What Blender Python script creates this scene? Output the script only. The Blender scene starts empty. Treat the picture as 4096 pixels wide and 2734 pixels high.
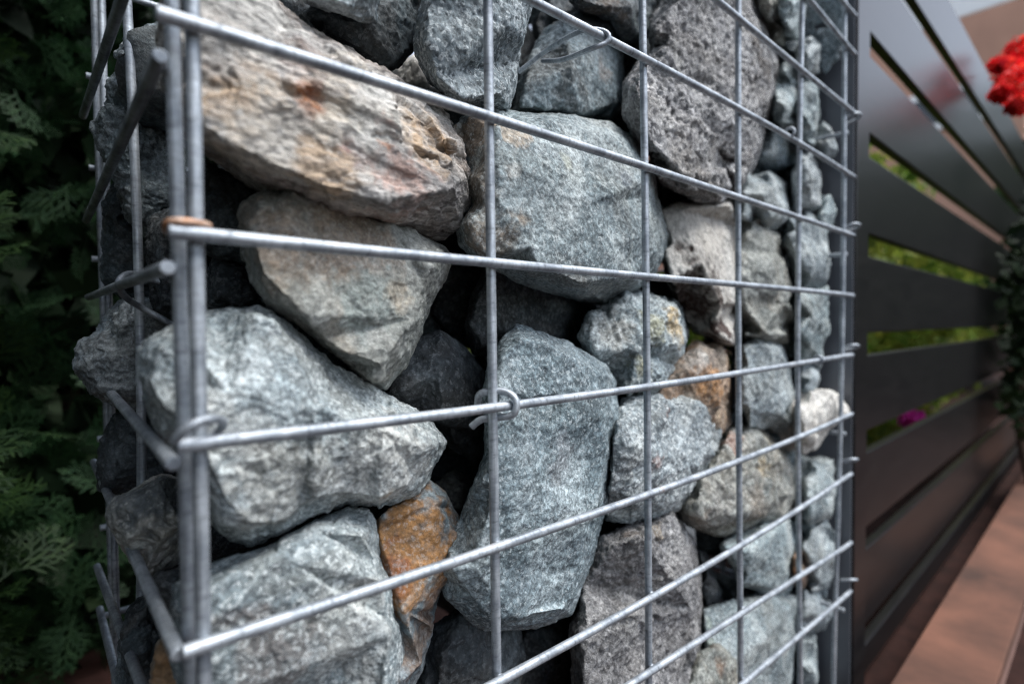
import bpy, bmesh, math, random
import numpy as np
from mathutils import Matrix, Vector, geometry
rnd = random.Random(7)
sc = bpy.context.scene
COL = sc.collection
# ------------------------------------------------------------------ camera
F = 2160.1            # focal length in pixels of the 4096 px wide photograph
M = np.array([[0.7460254627, -0.6658476534, -0.0096390585],
              [-0.0257640744, -0.0143963801, -0.9995643835],
              [0.6654188316, 0.7459488231, -0.0278950146]])   # world -> camera (x right, y down, z forward)
T = np.array([-0.0746524, -0.0226013, 0.1289244])
CAM = -M.T @ T
cam = bpy.data.cameras.new('camera'); camo = bpy.data.objects.new('camera', cam); COL.objects.link(camo)
cam.sensor_width = 36; cam.lens = 36*F/4096
cam.clip_start = 0.005; cam.clip_end = 500
R = np.stack([M[0], -M[1], -M[2]], axis=1)      # columns: camera x, y, z axes in the world
camo.matrix_world = Matrix([[*R[0], CAM[0]], [*R[1], CAM[1]], [*R[2], CAM[2]], [0, 0, 0, 1]])
cam.dof.use_dof = True; cam.dof.focus_distance = 0.225; cam.dof.aperture_fstop = 5.4
cam.dof.aperture_blades = 7
sc.camera = camo
# ------------------------------------------------------------------ world, sun, exposure
w = bpy.data.worlds.new('World'); sc.world = w; w.use_nodes = True
nt = w.node_tree; nt.nodes.clear()
sky = nt.nodes.new('ShaderNodeTexSky'); sky.sky_type = 'NISHITA'; sky.sun_disc = False
SUN_EL, SUN_AZ = math.radians(62), math.radians(148)   # azimuth measured clockwise from +Y
sky.sun_elevation = SUN_EL; sky.sun_rotation = SUN_AZ
sky.air_density = 1.0; sky.dust_density = 2.0; sky.ozone_density = 1.0
bg = nt.nodes.new('ShaderNodeBackground'); bg.inputs['Strength'].default_value = 0.115
wo = nt.nodes.new('ShaderNodeOutputWorld')
hsv = nt.nodes.new('ShaderNodeHueSaturation'); hsv.inputs['Saturation'].default_value = .55     # thin overcast
nt.links.new(sky.outputs[0], hsv.inputs['Color']); nt.links.new(hsv.outputs[0], bg.inputs[0]); nt.links.new(bg.outputs[0], wo.inputs[0])
sun = bpy.data.lights.new('sun', 'SUN'); sun.energy = 1.5; sun.angle = math.radians(35); sun.color = (1, .985, .96)
suno = bpy.data.objects.new('sun', sun); COL.objects.link(suno)
dv = Vector((math.sin(SUN_AZ)*math.cos(SUN_EL), math.cos(SUN_AZ)*math.cos(SUN_EL), math.sin(SUN_EL)))
suno.rotation_euler = dv.to_track_quat('Z', 'Y').to_euler()
sc.view_settings.view_transform = 'Standard'; sc.view_settings.look = 'None'
sc.view_settings.exposure = 1.5; sc.view_settings.gamma = 1
sc.cycles.max_bounces = 6; sc.cycles.use_denoising = True; sc.cycles.denoising_prefilter = 'NONE'; sc.cycles.denoising_input_passes = 'RGB_ALBEDO_NORMAL'; sc.cycles.pixel_filter_type = 'BLACKMAN_HARRIS'; sc.cycles.filter_width = 1.25
sc.cycles.sample_clamp_indirect = 4
# ------------------------------------------------------------------ picture <-> world helpers
S = 1.743721          # the pixel coordinates below are those of a 2349 px wide view of the photograph
def ray(px, py):
    d = np.array([(px*S-2048)/F, (py*S-1367)/F, 1.0]); return M.T @ d
def at(px, py, Y):
    d = ray(px, py); t = (Y-CAM[1])/d[1]; return CAM+t*d
def atX(px, py, X):
    d = ray(px, py); t = (X-CAM[0])/d[0]; return CAM+t*d
def atZ(px, py, Z):
    d = ray(px, py); t = (Z-CAM[2])/d[2]; return CAM+t*d
# ------------------------------------------------------------------ object helpers
def tag(o, label=None, cat=None, group=None, kind=None):
    if label: o['label'] = label
    if cat: o['category'] = cat
    if group: o['group'] = group
    if kind: o['kind'] = kind
    return o
def empty(name, loc):
    o = bpy.data.objects.new(name, None); o.empty_display_size = .02; COL.objects.link(o); o.location = loc; return o
def link_mesh(name, me, mat=None, parent=None, smooth=True):
    o = bpy.data.objects.new(name, me); COL.objects.link(o)
    if mat: me.materials.append(mat)
    if smooth: me.polygons.foreach_set('use_smooth', [True]*len(me.polygons))
    if parent:
        o.parent = parent; o.matrix_parent_inverse = Matrix.Translation(-parent.location)
    return o
def from_arrays(name, v, f, uv=None):
    v = np.asarray(v, dtype=np.float32); f = np.asarray(f, dtype=np.int32); k = f.shape[1]
    me = bpy.data.meshes.new(name)
    me.vertices.add(len(v)); me.vertices.foreach_set('co', v.ravel())
    me.loops.add(f.size); me.loops.foreach_set('vertex_index', f.ravel())
    me.polygons.add(len(f)); me.polygons.foreach_set('loop_start', np.arange(0, f.size, k, dtype=np.int32))
    me.polygons.foreach_set('loop_total', np.full(len(f), k, dtype=np.int32))
    if uv is not None:
        l = me.uv_layers.new(name='UVMap'); l.data.foreach_set('uv', np.asarray(uv, dtype=np.float32)[f.ravel()].ravel())
    me.update(calc_edges=True); me.validate(); return me
def catmull(P, step=.003):
    P = [np.asarray(p, float) for p in P]
    if len(P) < 3: 
        n = max(2, int(np.linalg.norm(P[1]-P[0])/step)); return [P[0]+(P[1]-P[0])*i/n for i in range(n+1)]
    Q = [2*P[0]-P[1]]+P+[2*P[-1]-P[-2]]; out = []
    for i in range(1, len(Q)-2):
        a, b, c, d = Q[i-1:i+3]; n = max(1, int(np.linalg.norm(c-b)/step))
        for j in range(n):
            t = j/n; out.append(.5*((2*b)+(c-a)*t+(2*a-5*b+4*c-d)*t*t+(3*b-a-3*c+d)*t**3))
    out.append(P[-1]); return out
def tube_arrays(P, r, n=14, wob=.035, seed=0, caps=True):
    P = np.array(P); N = len(P); rg = np.random.RandomState(seed)
    tan = np.gradient(P, axis=0); tan /= np.linalg.norm(tan, axis=1)[:, None]
    up = np.array([0, 0, 1.]) if abs(tan[0][2]) < .8 else np.array([0, 1., 0])
    vs, uv = [], []; L = 0
    s0 = []
    a = np.arange(n)*2*np.pi/n
    if caps:   # rounded burr ends
        e0 = [P[0]-tan[0]*r*k for k in (.22, .2, .07)]; e1 = [P[-1]+tan[-1]*r*k for k in (.07, .2, .22)]
        PP = np.array(e0+list(P)+e1); TT = np.array([tan[0]]*3+list(tan)+[tan[-1]]*3)
        RR = np.array([r*.75, r*.88, r*1.0]+[r]*N+[r*1.0, r*.88, r*.75])
    else: PP, TT, RR = P, tan, np.full(N, r)
    wv = rg.randn(len(PP))*wob*.3; wv = np.convolve(wv, np.ones(9)/9, 'same')
    x = up-TT[0]*np.dot(up, TT[0]); x /= np.linalg.norm(x)
    for i in range(len(PP)):
        x = x-TT[i]*np.dot(x, TT[i]); x /= np.linalg.norm(x); y = np.cross(TT[i], x)
        if i: L += np.linalg.norm(PP[i]-PP[i-1])
        ring = PP[i]+RR[i]*(1+wv[i])*(np.cos(a)[:, None]*x+np.sin(a)[:, None]*y)
        vs += list(ring); uv += [(L*100, k/n) for k in range(n)]
    K = len(PP); f = []
    for i in range(K-1):
        for k in range(n):
            k2 = (k+1) % n; f.append((i*n+k, i*n+k2, (i+1)*n+k2, (i+1)*n+k))
    c0 = len(vs); vs += [PP[0]-TT[0]*r*.05, PP[-1]+TT[-1]*r*.05]; uv += [(0, 0), (L*100, 0)]
    for k in range(0, n, 2):
        f.append((c0, (k+2) % n, (k+1) % n, k)); b = (K-1)*n; f.append((c0+1, b+k, b+(k+1) % n, b+(k+2) % n))
    return np.array(vs), np.array(f), np.array(uv)
def tube(name, P, r, mat, parent, seed=0, n=14):
    v, f, uv = tube_arrays(P, r, n, seed=seed); return link_mesh(name, from_arrays(name, v, f, uv), mat, parent)
def box_bm(bm, x0, x1, y0, y1, z0, z1, bev=0):
    r = bmesh.ops.create_cube(bm, size=1); vs = r['verts']
    for v in vs: v.co = Vector(((x0+x1)/2+v.co.x*(x1-x0), (y0+y1)/2+v.co.y*(y1-y0), (z0+z1)/2+v.co.z*(z1-z0)))
    if bev:
        es = list({e for v in vs for e in v.link_edges}); bmesh.ops.bevel(bm, geom=es, offset=bev, segments=3, affect='EDGES', profile=.5)
def box(name, x0, x1, y0, y1, z0, z1, mat, parent=None, bev=.001, smooth=False):
    bm = bmesh.new(); box_bm(bm, x0, x1, y0, y1, z0, z1, bev); me = bpy.data.meshes.new(name); bm.to_mesh(me); bm.free()
    return link_mesh(name, me, mat, parent, smooth)
# ------------------------------------------------------------------ numpy noise
_rg = np.random.RandomState(3)
_perm = np.concatenate([_rg.permutation(256)]*3)
_g = _rg.randn(256, 3); _g /= np.linalg.norm(_g, axis=1)[:, None]
def perlin(p):
    i = np.floor(p).astype(int); fr = p-i; i &= 255; u = fr*fr*fr*(fr*(fr*6-15)+10); out = 0
    for dx in (0, 1):
        wx = u[:, 0] if dx else 1-u[:, 0]; hx = _perm[i[:, 0]+dx]
        for dy in (0, 1):
            wy = wx*(u[:, 1] if dy else 1-u[:, 1]); hy = _perm[hx+i[:, 1]+dy]
            for dz in (0, 1):
                wz = wy*(u[:, 2] if dz else 1-u[:, 2]); g = _g[_perm[hy+i[:, 2]+dz]]
                out = out+wz*(g[:, 0]*(fr[:, 0]-dx)+g[:, 1]*(fr[:, 1]-dy)+g[:, 2]*(fr[:, 2]-dz))
    return out*1.6
def fbm(p, sc_, oct=4, gain=.5, off=0):
    q = p*sc_+off; a = 1; s = 0
    for _ in range(oct): s = s+a*perlin(q); q = q*2.03+17.3; a *= gain
    return s
_ico = {}
def ico(k):
    if k not in _ico:
        bm = bmesh.new(); bmesh.ops.create_icosphere(bm, subdivisions=k, radius=1)
        bm.verts.ensure_lookup_table()
        v = np.array([x.co[:] for x in bm.verts]); f = np.array([[y.index for y in x.verts] for x in bm.faces]); bm.free()
        _ico[k] = (v/np.linalg.norm(v, axis=1)[:, None], f)
    return _ico[k]
# ------------------------------------------------------------------ materials
def new_mat(name):
    m = bpy.data.materials.new(name); m.use_nodes = True; nt = m.node_tree; nt.nodes.clear()
    o = nt.nodes.new('ShaderNodeOutputMaterial'); b = nt.nodes.new('ShaderNodeBsdfPrincipled'); nt.links.new(b.outputs[0], o.inputs[0])
    return m, nt, b
def N(nt, t, **kw):
    n = nt.nodes.new('ShaderNode'+t)
    for k, v in kw.items():
        if k in n.inputs: n.inputs[k].default_value = v
        else: setattr(n, k, v)
    return n
def noise(nt, vec, scale, detail=4, rough=.55, dist=0):
    n = N(nt, 'TexNoise', Scale=scale, Detail=detail, Roughness=rough, Distortion=dist); nt.links.new(vec, n.inputs['Vector']); return n.outputs['Fac']
def ramp(nt, fac, stops):
    n = nt.nodes.new('ShaderNodeValToRGB'); e = n.color_ramp.elements
    while len(e) < len(stops): e.new(.5)
    for x, (p, c) in zip(e, stops):
        x.position = p; x.color = (*c, 1) if isinstance(c, tuple) else (c, c, c, 1)
    nt.links.new(fac, n.inputs[0]); return n.outputs[0]
def mix(nt, fac, a, b, mode='MIX'):
    n = nt.nodes.new('ShaderNodeMix'); n.data_type = 'RGBA'; n.blend_type = mode; n.clamp_result = False
    for i, x in ((0, fac), (6, a), (7, b)):
        if isinstance(x, (int, float)): n.inputs[i].default_value = x
        elif isinstance(x, tuple): n.inputs[i].default_value = (*x, 1)
        else: nt.links.new(x, n.inputs[i])
    return n.outputs[2]
def math_(nt, op, a, b=0.0):
    n = nt.nodes.new('ShaderNodeMath'); n.operation = op
    for i, x in enumerate((a, b)):
        if isinstance(x, (int, float)): n.inputs[i].default_value = x
        else: nt.links.new(x, n.inputs[i])
    return n.outputs[0]
def rock_mat(name, dark, mid, light, warm, grain=800, fleck=.5, contrast=.5, stretch=(1, 1, 1), pits=0, warmth=.4, rough=.85, crystal=.8):
    m, nt, b = new_mat(name)
    tc = N(nt, 'TexCoord'); oi = N(nt, 'ObjectInfo')
    mp = N(nt, 'Mapping'); mp.inputs['Scale'].default_value = stretch; mp.inputs['Rotation'].default_value = (.3, .6, .2)
    nt.links.new(tc.outputs['Object'], mp.inputs['Vector'])
    ofs = N(nt, 'VectorMath', operation='SCALE'); cmb = N(nt, 'CombineXYZ')
    for i in range(3): nt.links.new(oi.outputs['Random'], cmb.inputs[i])
    nt.links.new(cmb.outputs[0], ofs.inputs[0]); ofs.inputs['Scale'].default_value = 3.7
    add = N(nt, 'VectorMath', operation='ADD'); nt.links.new(mp.outputs[0], add.inputs[0]); nt.links.new(ofs.outputs[0], add.inputs[1])
    v = add.outputs[0]
    big = noise(nt, v, 28, 5, .6, .6); med = noise(nt, v, 110, 7, .65, .3); mot = noise(nt, v, 330, 5, .6); gr = noise(nt, v, grain, 3, .7)
    base = ramp(nt, big, [(.3, dark), (.5, mid), (.68, light)])
    base = mix(nt, math_(nt, 'MULTIPLY', ramp(nt, noise(nt, v, 19, 6, .65, 1.2), [(.46, 0.), (.66, 1.)]), warmth), base, warm)
    c = contrast*.72
    cry = ramp(nt, noise(nt, v, grain*.72, 3, .75), [(.38, 0.), (.47, .35), (.53, .6), (.62, 1.)])
    base = mix(nt, 1.0, base, ramp(nt, med, [(.3, 1-.55*c), (.5, 1.), (.7, 1+.5*c)]), 'MULTIPLY')
    base = mix(nt, 1.0, base, ramp(nt, mot, [(.3, 1-.75*c), (.47, .95), (.53, 1.05), (.7, 1+.8*c)]), 'MULTIPLY')
    fc_ = math_(nt, 'FRACT', math_(nt, 'MULTIPLY', oi.outputs['Random'], 29.3)); base = mix(nt, math_(nt, 'ADD', math_(nt, 'MULTIPLY', fc_, .55), .4), base, ramp(nt, cry, [(0., 1-.62*crystal), (.5, 1.), (1., 1+.75*crystal)]), 'MULTIPLY')
    at_ = N(nt, 'Attribute', attribute_name='stain'); sep = at_.outputs['Alpha']
    sf = math_(nt, 'MULTIPLY', sep, ramp(nt, mot, [(.2, .5), (.5, 1.)]))
    stc = mix(nt, 1.0, mix(nt, 1.0, at_.outputs['Color'], ramp(nt, cry, [(0., .75), (1., 1.3)]), 'MULTIPLY'), ramp(nt, med, [(.3, .55), (.5, 1.), (.7, 1.35)]), 'MULTIPLY')
    base = mix(nt, sf, base, stc)
    vo = N(nt, 'TexVoronoi', Scale=grain*.75); nt.links.new(v, vo.inputs['Vector'])
    sx = N(nt, 'SeparateColor'); nt.links.new(vo.outputs['Color'], sx.inputs[0])
    lf = math_(nt, 'MULTIPLY', ramp(nt, sx.outputs[0], [(.68, 0.), (.74, 1.)]), ramp(nt, gr, [(.42, 0.), (.58, 1.)]))
    vn = ramp(nt, noise(nt, v, 34, 7, .68, 1.5), [(.485, 0.), (.5, 1.), (.515, 0.)])
    base = mix(nt, math_(nt, 'MULTIPLY', math_(nt, 'MULTIPLY', vn, ramp(nt, big, [(.5, 0.), (.62, .55)])), ramp(nt, mot, [(.35, .2), (.6, 1.)])), base, tuple(min(1, x*1.25+.05) for x in light))
    fr_ = math_(nt, 'FRACT', math_(nt, 'MULTIPLY', oi.outputs['Random'], 13.7)); fleck = math_(nt, 'ADD', math_(nt, 'MULTIPLY', fr_, fleck*.6), fleck*.4)
    base = mix(nt, math_(nt, 'MULTIPLY', lf, fleck), base, tuple(min(1, x*1.2+.2) for x in light))
    df = math_(nt, 'MULTIPLY', ramp(nt, sx.outputs[1], [(.68, 0.), (.74, 1.)]), ramp(nt, gr, [(.42, 1.), (.58, 0.)]))
    base = mix(nt, math_(nt, 'MULTIPLY', df, fleck), base, tuple(x*.45 for x in dark))
    hs = N(nt, 'HueSaturation'); fs = math_(nt, 'FRACT', math_(nt, 'MULTIPLY', oi.outputs['Random'], 7.3)); nt.links.new(math_(nt, 'ADD', math_(nt, 'MULTIPLY', fs, .3), .8), hs.inputs['Saturation']); nt.links.new(math_(nt, 'SUBTRACT', .51, math_(nt, 'MULTIPLY', fs, .018)), hs.inputs['Hue'])
    nt.links.new(math_(nt, 'ADD', math_(nt, 'MULTIPLY', oi.outputs['Random'], .35), .83), hs.inputs['Value']); nt.links.new(base, hs.inputs['Color'])
    nt.links.new(hs.outputs[0], b.inputs['Base Color'])
    b.inputs['Roughness'].default_value = rough; b.inputs['Specular IOR Level'].default_value = .35
    nt.links.new(ramp(nt, gr, [(.3, rough-.25), (.6, rough)]), b.inputs['Roughness'])
    h = math_(nt, 'ADD', math_(nt, 'MULTIPLY', med, 1.6), math_(nt, 'ADD', math_(nt, 'MULTIPLY', mot, .9), math_(nt, 'MULTIPLY', gr, .45)))
    if pits:
        pv = N(nt, 'TexVoronoi', Scale=260); nt.links.new(v, pv.inputs['Vector'])
        pr = ramp(nt, pv.outputs['Distance'], [(.0, 0.), (.35, 1.)])
        h = math_(nt, 'ADD', h, math_(nt, 'MULTIPLY', math_(nt, 'MULTIPLY', pr, ramp(nt, med, [(.45, 0.), (.6, 1.)])), pits))
    bp = N(nt, 'Bump', Strength=.8, Distance=.0009); nt.links.new(h, bp.inputs['Height']); nt.links.new(bp.outputs[0], b.inputs['Normal'])
    return m
RM = {
 'blue': rock_mat('blue_grey_granite', (.085, .112, .13), (.165, .208, .232), (.31, .36, .385), (.27, .25, .21), warmth=.3),
 'pale': rock_mat('pale_blue_stone', (.125, .16, .175), (.24, .292, .31), (.43, .48, .485), (.33, .325, .285), warmth=.4, grain=880, fleck=.8, contrast=.6),
 'granite': rock_mat('speckled_granite', (.075, .102, .118), (.155, .195, .215), (.31, .36, .38), (.17, .18, .20), fleck=1.0, contrast=.75, grain=950, warmth=.2),
 'brown': rock_mat('layered_brown_stone', (.16, .155, .155), (.37, .36, .345), (.58, .57, .54), (.34, .235, .15), stretch=(.45, 1.2, 1.6), crystal=.5, warmth=.4, fleck=.35, contrast=.9, grain=600),
 'tan': rock_mat('tan_grey_stone', (.11, .13, .125), (.21, .225, .21), (.33, .345, .32), (.23, .18, .125), warmth=.5, fleck=.5, contrast=.65),
 'pumice': rock_mat('pitted_violet_stone', (.165, .168, .175), (.295, .298, .305), (.46, .46, .455), (.24, .21, .18), warmth=.3, pits=2.5, fleck=.7, contrast=.85),
 'dark': rock_mat('dark_shade_stone', (.022, .03, .036), (.048, .062, .07), (.12, .15, .165), (.09, .075, .06), warmth=.4, fleck=.35, contrast=.7),  # dark stones; colour also lowered to deepen the shade inside the cage
 'white': rock_mat('whitish_stone', (.30, .29, .27), (.45, .44, .41), (.56, .55, .51), (.34, .28, .22), crystal=.35, stretch=(1.4, 1, .4), warmth=.3, fleck=.2, contrast=.4),
 'rust': rock_mat('rusty_stone', (.16, .13, .11), (.28, .22, .17), (.40, .35, .28), (.34, .15, .05), warmth=.95, fleck=.25),
}
def wire_mat(name, a, b_, metallic=.6):
    m, nt, b = new_mat(name)
    uv = N(nt, 'UVMap'); mp = N(nt, 'Mapping'); mp.inputs['Scale'].default_value = (6, 2.2, 1); mp.inputs['Rotation'].default_value = (0, 0, .12)
    nt.links.new(uv.outputs[0], mp.inputs[0]); mp2 = N(nt, 'Mapping'); mp2.inputs['Scale'].default_value = (.6, 9, 1); nt.links.new(uv.outputs[0], mp2.inputs[0])
    tc = N(nt, 'TexCoord')
    st = noise(nt, mp.outputs[0], 1.0, 4, .65); lo = noise(nt, mp2.outputs[0], 1.0, 3, .5); bl = noise(nt, tc.outputs['Object'], 90, 4, .6)
    c = ramp(nt, bl, [(.38, a), (.6, b_)])
    c = mix(nt, 1.0, c, ramp(nt, st, [(.3, .5), (.43, .92), (.6, 1.08)]), 'MULTIPLY')
    c = mix(nt, 1.0, c, ramp(nt, lo, [(.35, .75), (.6, 1.05)]), 'MULTIPLY')
    rs = math_(nt, 'MULTIPLY', ramp(nt, noise(nt, tc.outputs['Object'], 45, 5, .7), [(.66, 0.), (.72, 1.)]), .5)
    c = mix(nt, rs, c, (.26, .13, .07))
    nt.links.new(c, b.inputs['Base Color']); b.inputs['Metallic'].default_value = metallic
    nt.links.new(ramp(nt, st, [(.3, .65), (.6, .5)]), b.inputs['Roughness'])
    bp = N(nt, 'Bump', Strength=.5, Distance=.0003)
    nt.links.new(math_(nt, 'ADD', st, math_(nt, 'MULTIPLY', lo, .5)), bp.inputs['Height']); nt.links.new(bp.outputs[0], b.inputs['Normal'])
    return m
WIRE = wire_mat('galvanised_wire', (.27, .305, .345), (.45, .495, .54))
RUSTW = wire_mat('rusty_wire', (.5, .22, .09), (.62, .5, .42), .3)
def simple(name, col, rough=.6, metallic=0, var=.3, scale=30, bump=0, spec=.5, coat=0):
    m, nt, b = new_mat(name); tc = N(nt, 'TexCoord')
    n = noise(nt, tc.outputs['Object'], scale, 6, .6, .3)
    c = mix(nt, 1.0, col, ramp(nt, n, [(.3, 1-var), (.7, 1+var)]), 'MULTIPLY')
    nt.links.new(c, b.inputs['Base Color']); b.inputs['Roughness'].default_value = rough; b.inputs['Metallic'].default_value = metallic
    b.inputs['Specular IOR Level'].default_value = spec; b.inputs['Coat Weight'].default_value = coat
    if bump:
        bp = N(nt, 'Bump', Strength=.6, Distance=bump); nt.links.new(n, bp.inputs['Height']); nt.links.new(bp.outputs[0], b.inputs['Normal'])
    return m
def leaf_mat(name, a, b_, trans=.35):
    m, nt, b = new_mat(name); tc = N(nt, 'TexCoord'); g = N(nt, 'NewGeometry')
    n = noise(nt, tc.outputs['Object'], 8, 3)
    c = mix(nt, g.outputs['Random Per Island'], a, b_); c = mix(nt, 1.0, c, ramp(nt, n, [(.3, .6), (.7, 1.3)]), 'MULTIPLY')
    nt.links.new(c, b.inputs['Base Color']); b.inputs['Roughness'].default_value = .6; b.inputs['Specular IOR Level'].default_value = .2
    tr = N(nt, 'BsdfTranslucent'); nt.links.new(c, tr.inputs[0]); mx = N(nt, 'MixShader'); mx.inputs[0].default_value = trans
    o = [x for x in nt.nodes if x.type == 'OUTPUT_MATERIAL'][0]
    nt.links.new(b.outputs[0], mx.inputs[1]); nt.links.new(tr.outputs[0], mx.inputs[2]); nt.links.new(mx.outputs[0], o.inputs[0])
    return m
# ------------------------------------------------------------------ ground and setting
GZ = CAM[2]-.345      # ground level in front of the fence
gm = simple('red_brick_paving', (.022, .009, .007), .95, var=.5, spec=.2, scale=25, bump=.003)
box('ground', -60, 60, -60, 60, GZ-.5, GZ, gm, bev=0)['kind'] = 'structure'
# ------------------------------------------------------------------ the gabion cage
WR = .00175
cage = empty('gabion_cage', (0, 0, 0))
tag(cage, 'galvanised welded wire cage holding the stones, joined at its near corner', 'gabion cage')
V = {0: [(777, 327), (780, 784), (787, 1292), (803, 1971), (813, 2494)],
 1: [(1951, 0), (1956, 425), (1964, 900), (1968, 1579), (1973, 1710), (1987, 2690)],
 2: [(2572, 0), (2573, 588), (2583, 1024), (2582, 1096), (2590, 1553), (2595, 1971), (2593, 2690)],
 3: [(2960, 0), (2946, 392), (2949, 914), (2948, 1096), (2956, 1488), (2962, 1814), (2966, 2134), (2953, 2494)],
 4: [(3214, 65), (3191, 522), (3191, 980), (3191, 1096), (3188, 1455), (3198, 1814), (3204, 2167), (3191, 2526)],
 5: [(3380, 457), (3374, 849), (3364, 1161), (3361, 1684), (3361, 2102), (3351, 2298), (3328, 2494)]}
H = {1: [(630, 59), (816, 111), (1257, 242), (1584, 346), (1955, 467), (2353, 594), (2575, 666), (2946, 787), (3188, 865), (3390, 934)],
 2: [(679, 927), (800, 939), (1322, 978), (1700, 1034), (1968, 1053), (2575, 1102), (2953, 1135), (3188, 1161), (3384, 1178)],
 3: [(712, 1778), (1061, 1749), (1453, 1693), (1968, 1631), (2582, 1547), (2953, 1491), (3188, 1455), (3384, 1422)],
 4: [(745, 2605), (800, 2582), (1257, 2435), (1649, 2298), (1981, 2193), (2595, 1975), (2966, 1837), (3207, 1743), (3384, 1664)],
 5: [(1994, 2722), (2601, 2392), (2969, 2180), (3204, 2023), (3380, 1912)],
 6: [(2966, 2507), (3207, 2311), (3377, 2154)], 7: [(3188, 2572), (3358, 2386)],
 0: [(2125, 0), (2353, 121), (2572, 235), (2763, 327), (2953, 434), (3188, 568), (3390, 692)],
 -1: [(2868, 0), (2959, 78), (3207, 281), (3384, 425)], -2: [(3227, 0), (3397, 183)]}
def smooth_line(ts, vs, lo, hi, deg):
    c = np.polyfit(ts, vs, deg); a, b = min(ts), max(ts)
    def f(t):
        tt = min(max(t, a), b); return np.polyval(c, tt)+(np.polyval(np.polyder(c), tt)*(t-tt)*.5 if deg else 0)
    n = 26; return [(lo+(hi-lo)*i/n, f(lo+(hi-lo)*i/n)) for i in range(n+1)]
ZB, ZT = GZ, .36
XE = .478
VX, HZ = {}, {}
for k, pts in V.items():
    P = [at(x/S, y/S, 2*WR) for x, y in pts]
    L = smooth_line([p[2] for p in P], [p[0] for p in P], ZB, ZT, 2 if k else 1)
    VX[k] = (lambda L_: (lambda z: float(np.interp(z, [a for a, b in L_], [b for a, b in L_]))))(L)
    tube('vertical_wire', catmull([(x, 2*WR, z) for z, x in L]), WR, WIRE, cage, seed=k)
XS = {1: at(630/S, 59/S, 0)[0], 2: at(679/S, 927/S, 0)[0], 3: at(712/S, 1778/S, 0)[0], 4: at(735/S, 2605/S, 0)[0]}
for k in range(-5, 8):
    x0 = XS.get(k, -.006)
    if k in H:
        P = [at(x/S, y/S, 0) for x, y in H[k]]; ts = [p[0] for p in P]; vs = [p[2] for p in P]
        if len(P) <= 3:
            z0 = {6: -.169, 7: -.2185, -2: .231}.get(k, np.mean(vs)); ts = ts+[0]; vs = vs+[z0]
        deg = 3 if len(P) > 6 else (2 if len(P) > 4 else 1)
        L = smooth_line(ts, vs, x0, XE, deg)
    else: L = [(x0, .081-.05*k), (XE, .081-.05*k)]
    HZ[k] = ([q[0] for q in L], [q[1] for q in L])
    tube('horizontal_wire', catmull([(x, 0, z) for x, z in L]), WR, WIRE, cage, seed=20+k)
wv_, wf_ = ico(2)
for k in VX:
    for j in HZ:
        z = np.interp(VX[k](0), HZ[j][0], HZ[j][1]); x = VX[k](z); q = rnd.uniform(.8, 1.25)
        me = from_arrays('weld', wv_*np.array([.0017*q, .0013, .0014*q])*(1+.12*np.sin(wv_[:, :1]*9+k+j)), wf_)
        o = link_mesh('weld', me, WIRE, cage); o.location = (x, WR*1.05, z)
# left panel
LX = -.0014
LV = {0: [(699, 327), (705, 784), (725, 1292), (738, 2037), (761, 2428)],
 1: [(513, 65), (519, 392), (542, 718), (556, 933), (565, 1292), (562, 1749), (560, 1841), (565, 2494)],
 2: [(398, 65), (428, 849), (451, 1227), (451, 1749), (451, 1971), (451, 2298)]}
LW = {1: [(640, 183), (575, 392), (496, 575), (379, 797)], 2: [(673, 1047), (555, 1135), (366, 1181)], 3: [(715, 1893), (588, 1716), (496, 1638)],
 4: [(758, 2703), (699, 2585), (653, 2480), (588, 2350), (418, 1939), (372, 1841)], 5: [(555, 2696), (451, 2454), (392, 2265)], 0: [(490, 0), (418, 196), (366, 366)]}
LY = {0: .0149, 1: .1178, 2: .2207}
for k, pts in LV.items():
    P = [at(x/S, y/S, LY[k]) for x, y in pts]
    if k == 0: P = [at(x/S, y/S, .0105) for x, y in pts]
    L = smooth_line([p[2] for p in P], [p[0] for p in P], ZB, ZT, 2 if k == 1 else 1)
    tube('vertical_wire', catmull([(x, LY[k] if k else .0105, z) for z, x in L]), WR, WIRE, cage, seed=40+k)
for k in range(-4, 8):
    z = .0975-.05*(k)-.0
    P = [(LX-2*WR-.0006, y, .0745-.05*(k-1)) for y in (.003, .06, .12, .18, .232)]
    if k in LW and k in (1, 2, 3, 4, 0, 5):
        Q = sorted([atX(x/S, y/S, LX-.0035-.0012) for x, y in LW[k]], key=lambda p: p[1])
        c = np.polyfit([p[1] for p in Q], [p[2] for p in Q], 1)
        ys = [max(.003, Q[0][1]) if k in (1, 2, 3, 4) else .003]+[.05, .1, .15, .2, .232]
        P = [(LX-.0047, y, np.polyval(c, y)) for y in ys]
    tube('horizontal_wire', catmull(P), WR, WIRE, cage, seed=60+k)
# rear panel
for k in range(6): tube('vertical_wire', catmull([(.0+.094*k, .228, ZB), (.0+.094*k, .228, ZT)], .02), WR, WIRE, cage, seed=80+k)
for k in range(-5, 8): tube('horizontal_wire', catmull([(-.004, .2316, .07-.05*k), (XE, .2316, .07-.05*k)], .02), WR, WIRE, cage, seed=90+k)
# right panel
for k in range(1, 3): tube('vertical_wire', catmull([(.474, .01+.1*k, ZB), (.474, .01+.1*k, ZT)], .02), WR, WIRE, cage, seed=110+k)
for k in (-4, -1, 1, 4, 7): tube('horizontal_wire', catmull([(.4775, .0045, .088-.05*k), (.4775, .232, .088-.05*k)], .02), WR, WIRE, cage, seed=120+k)
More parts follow.
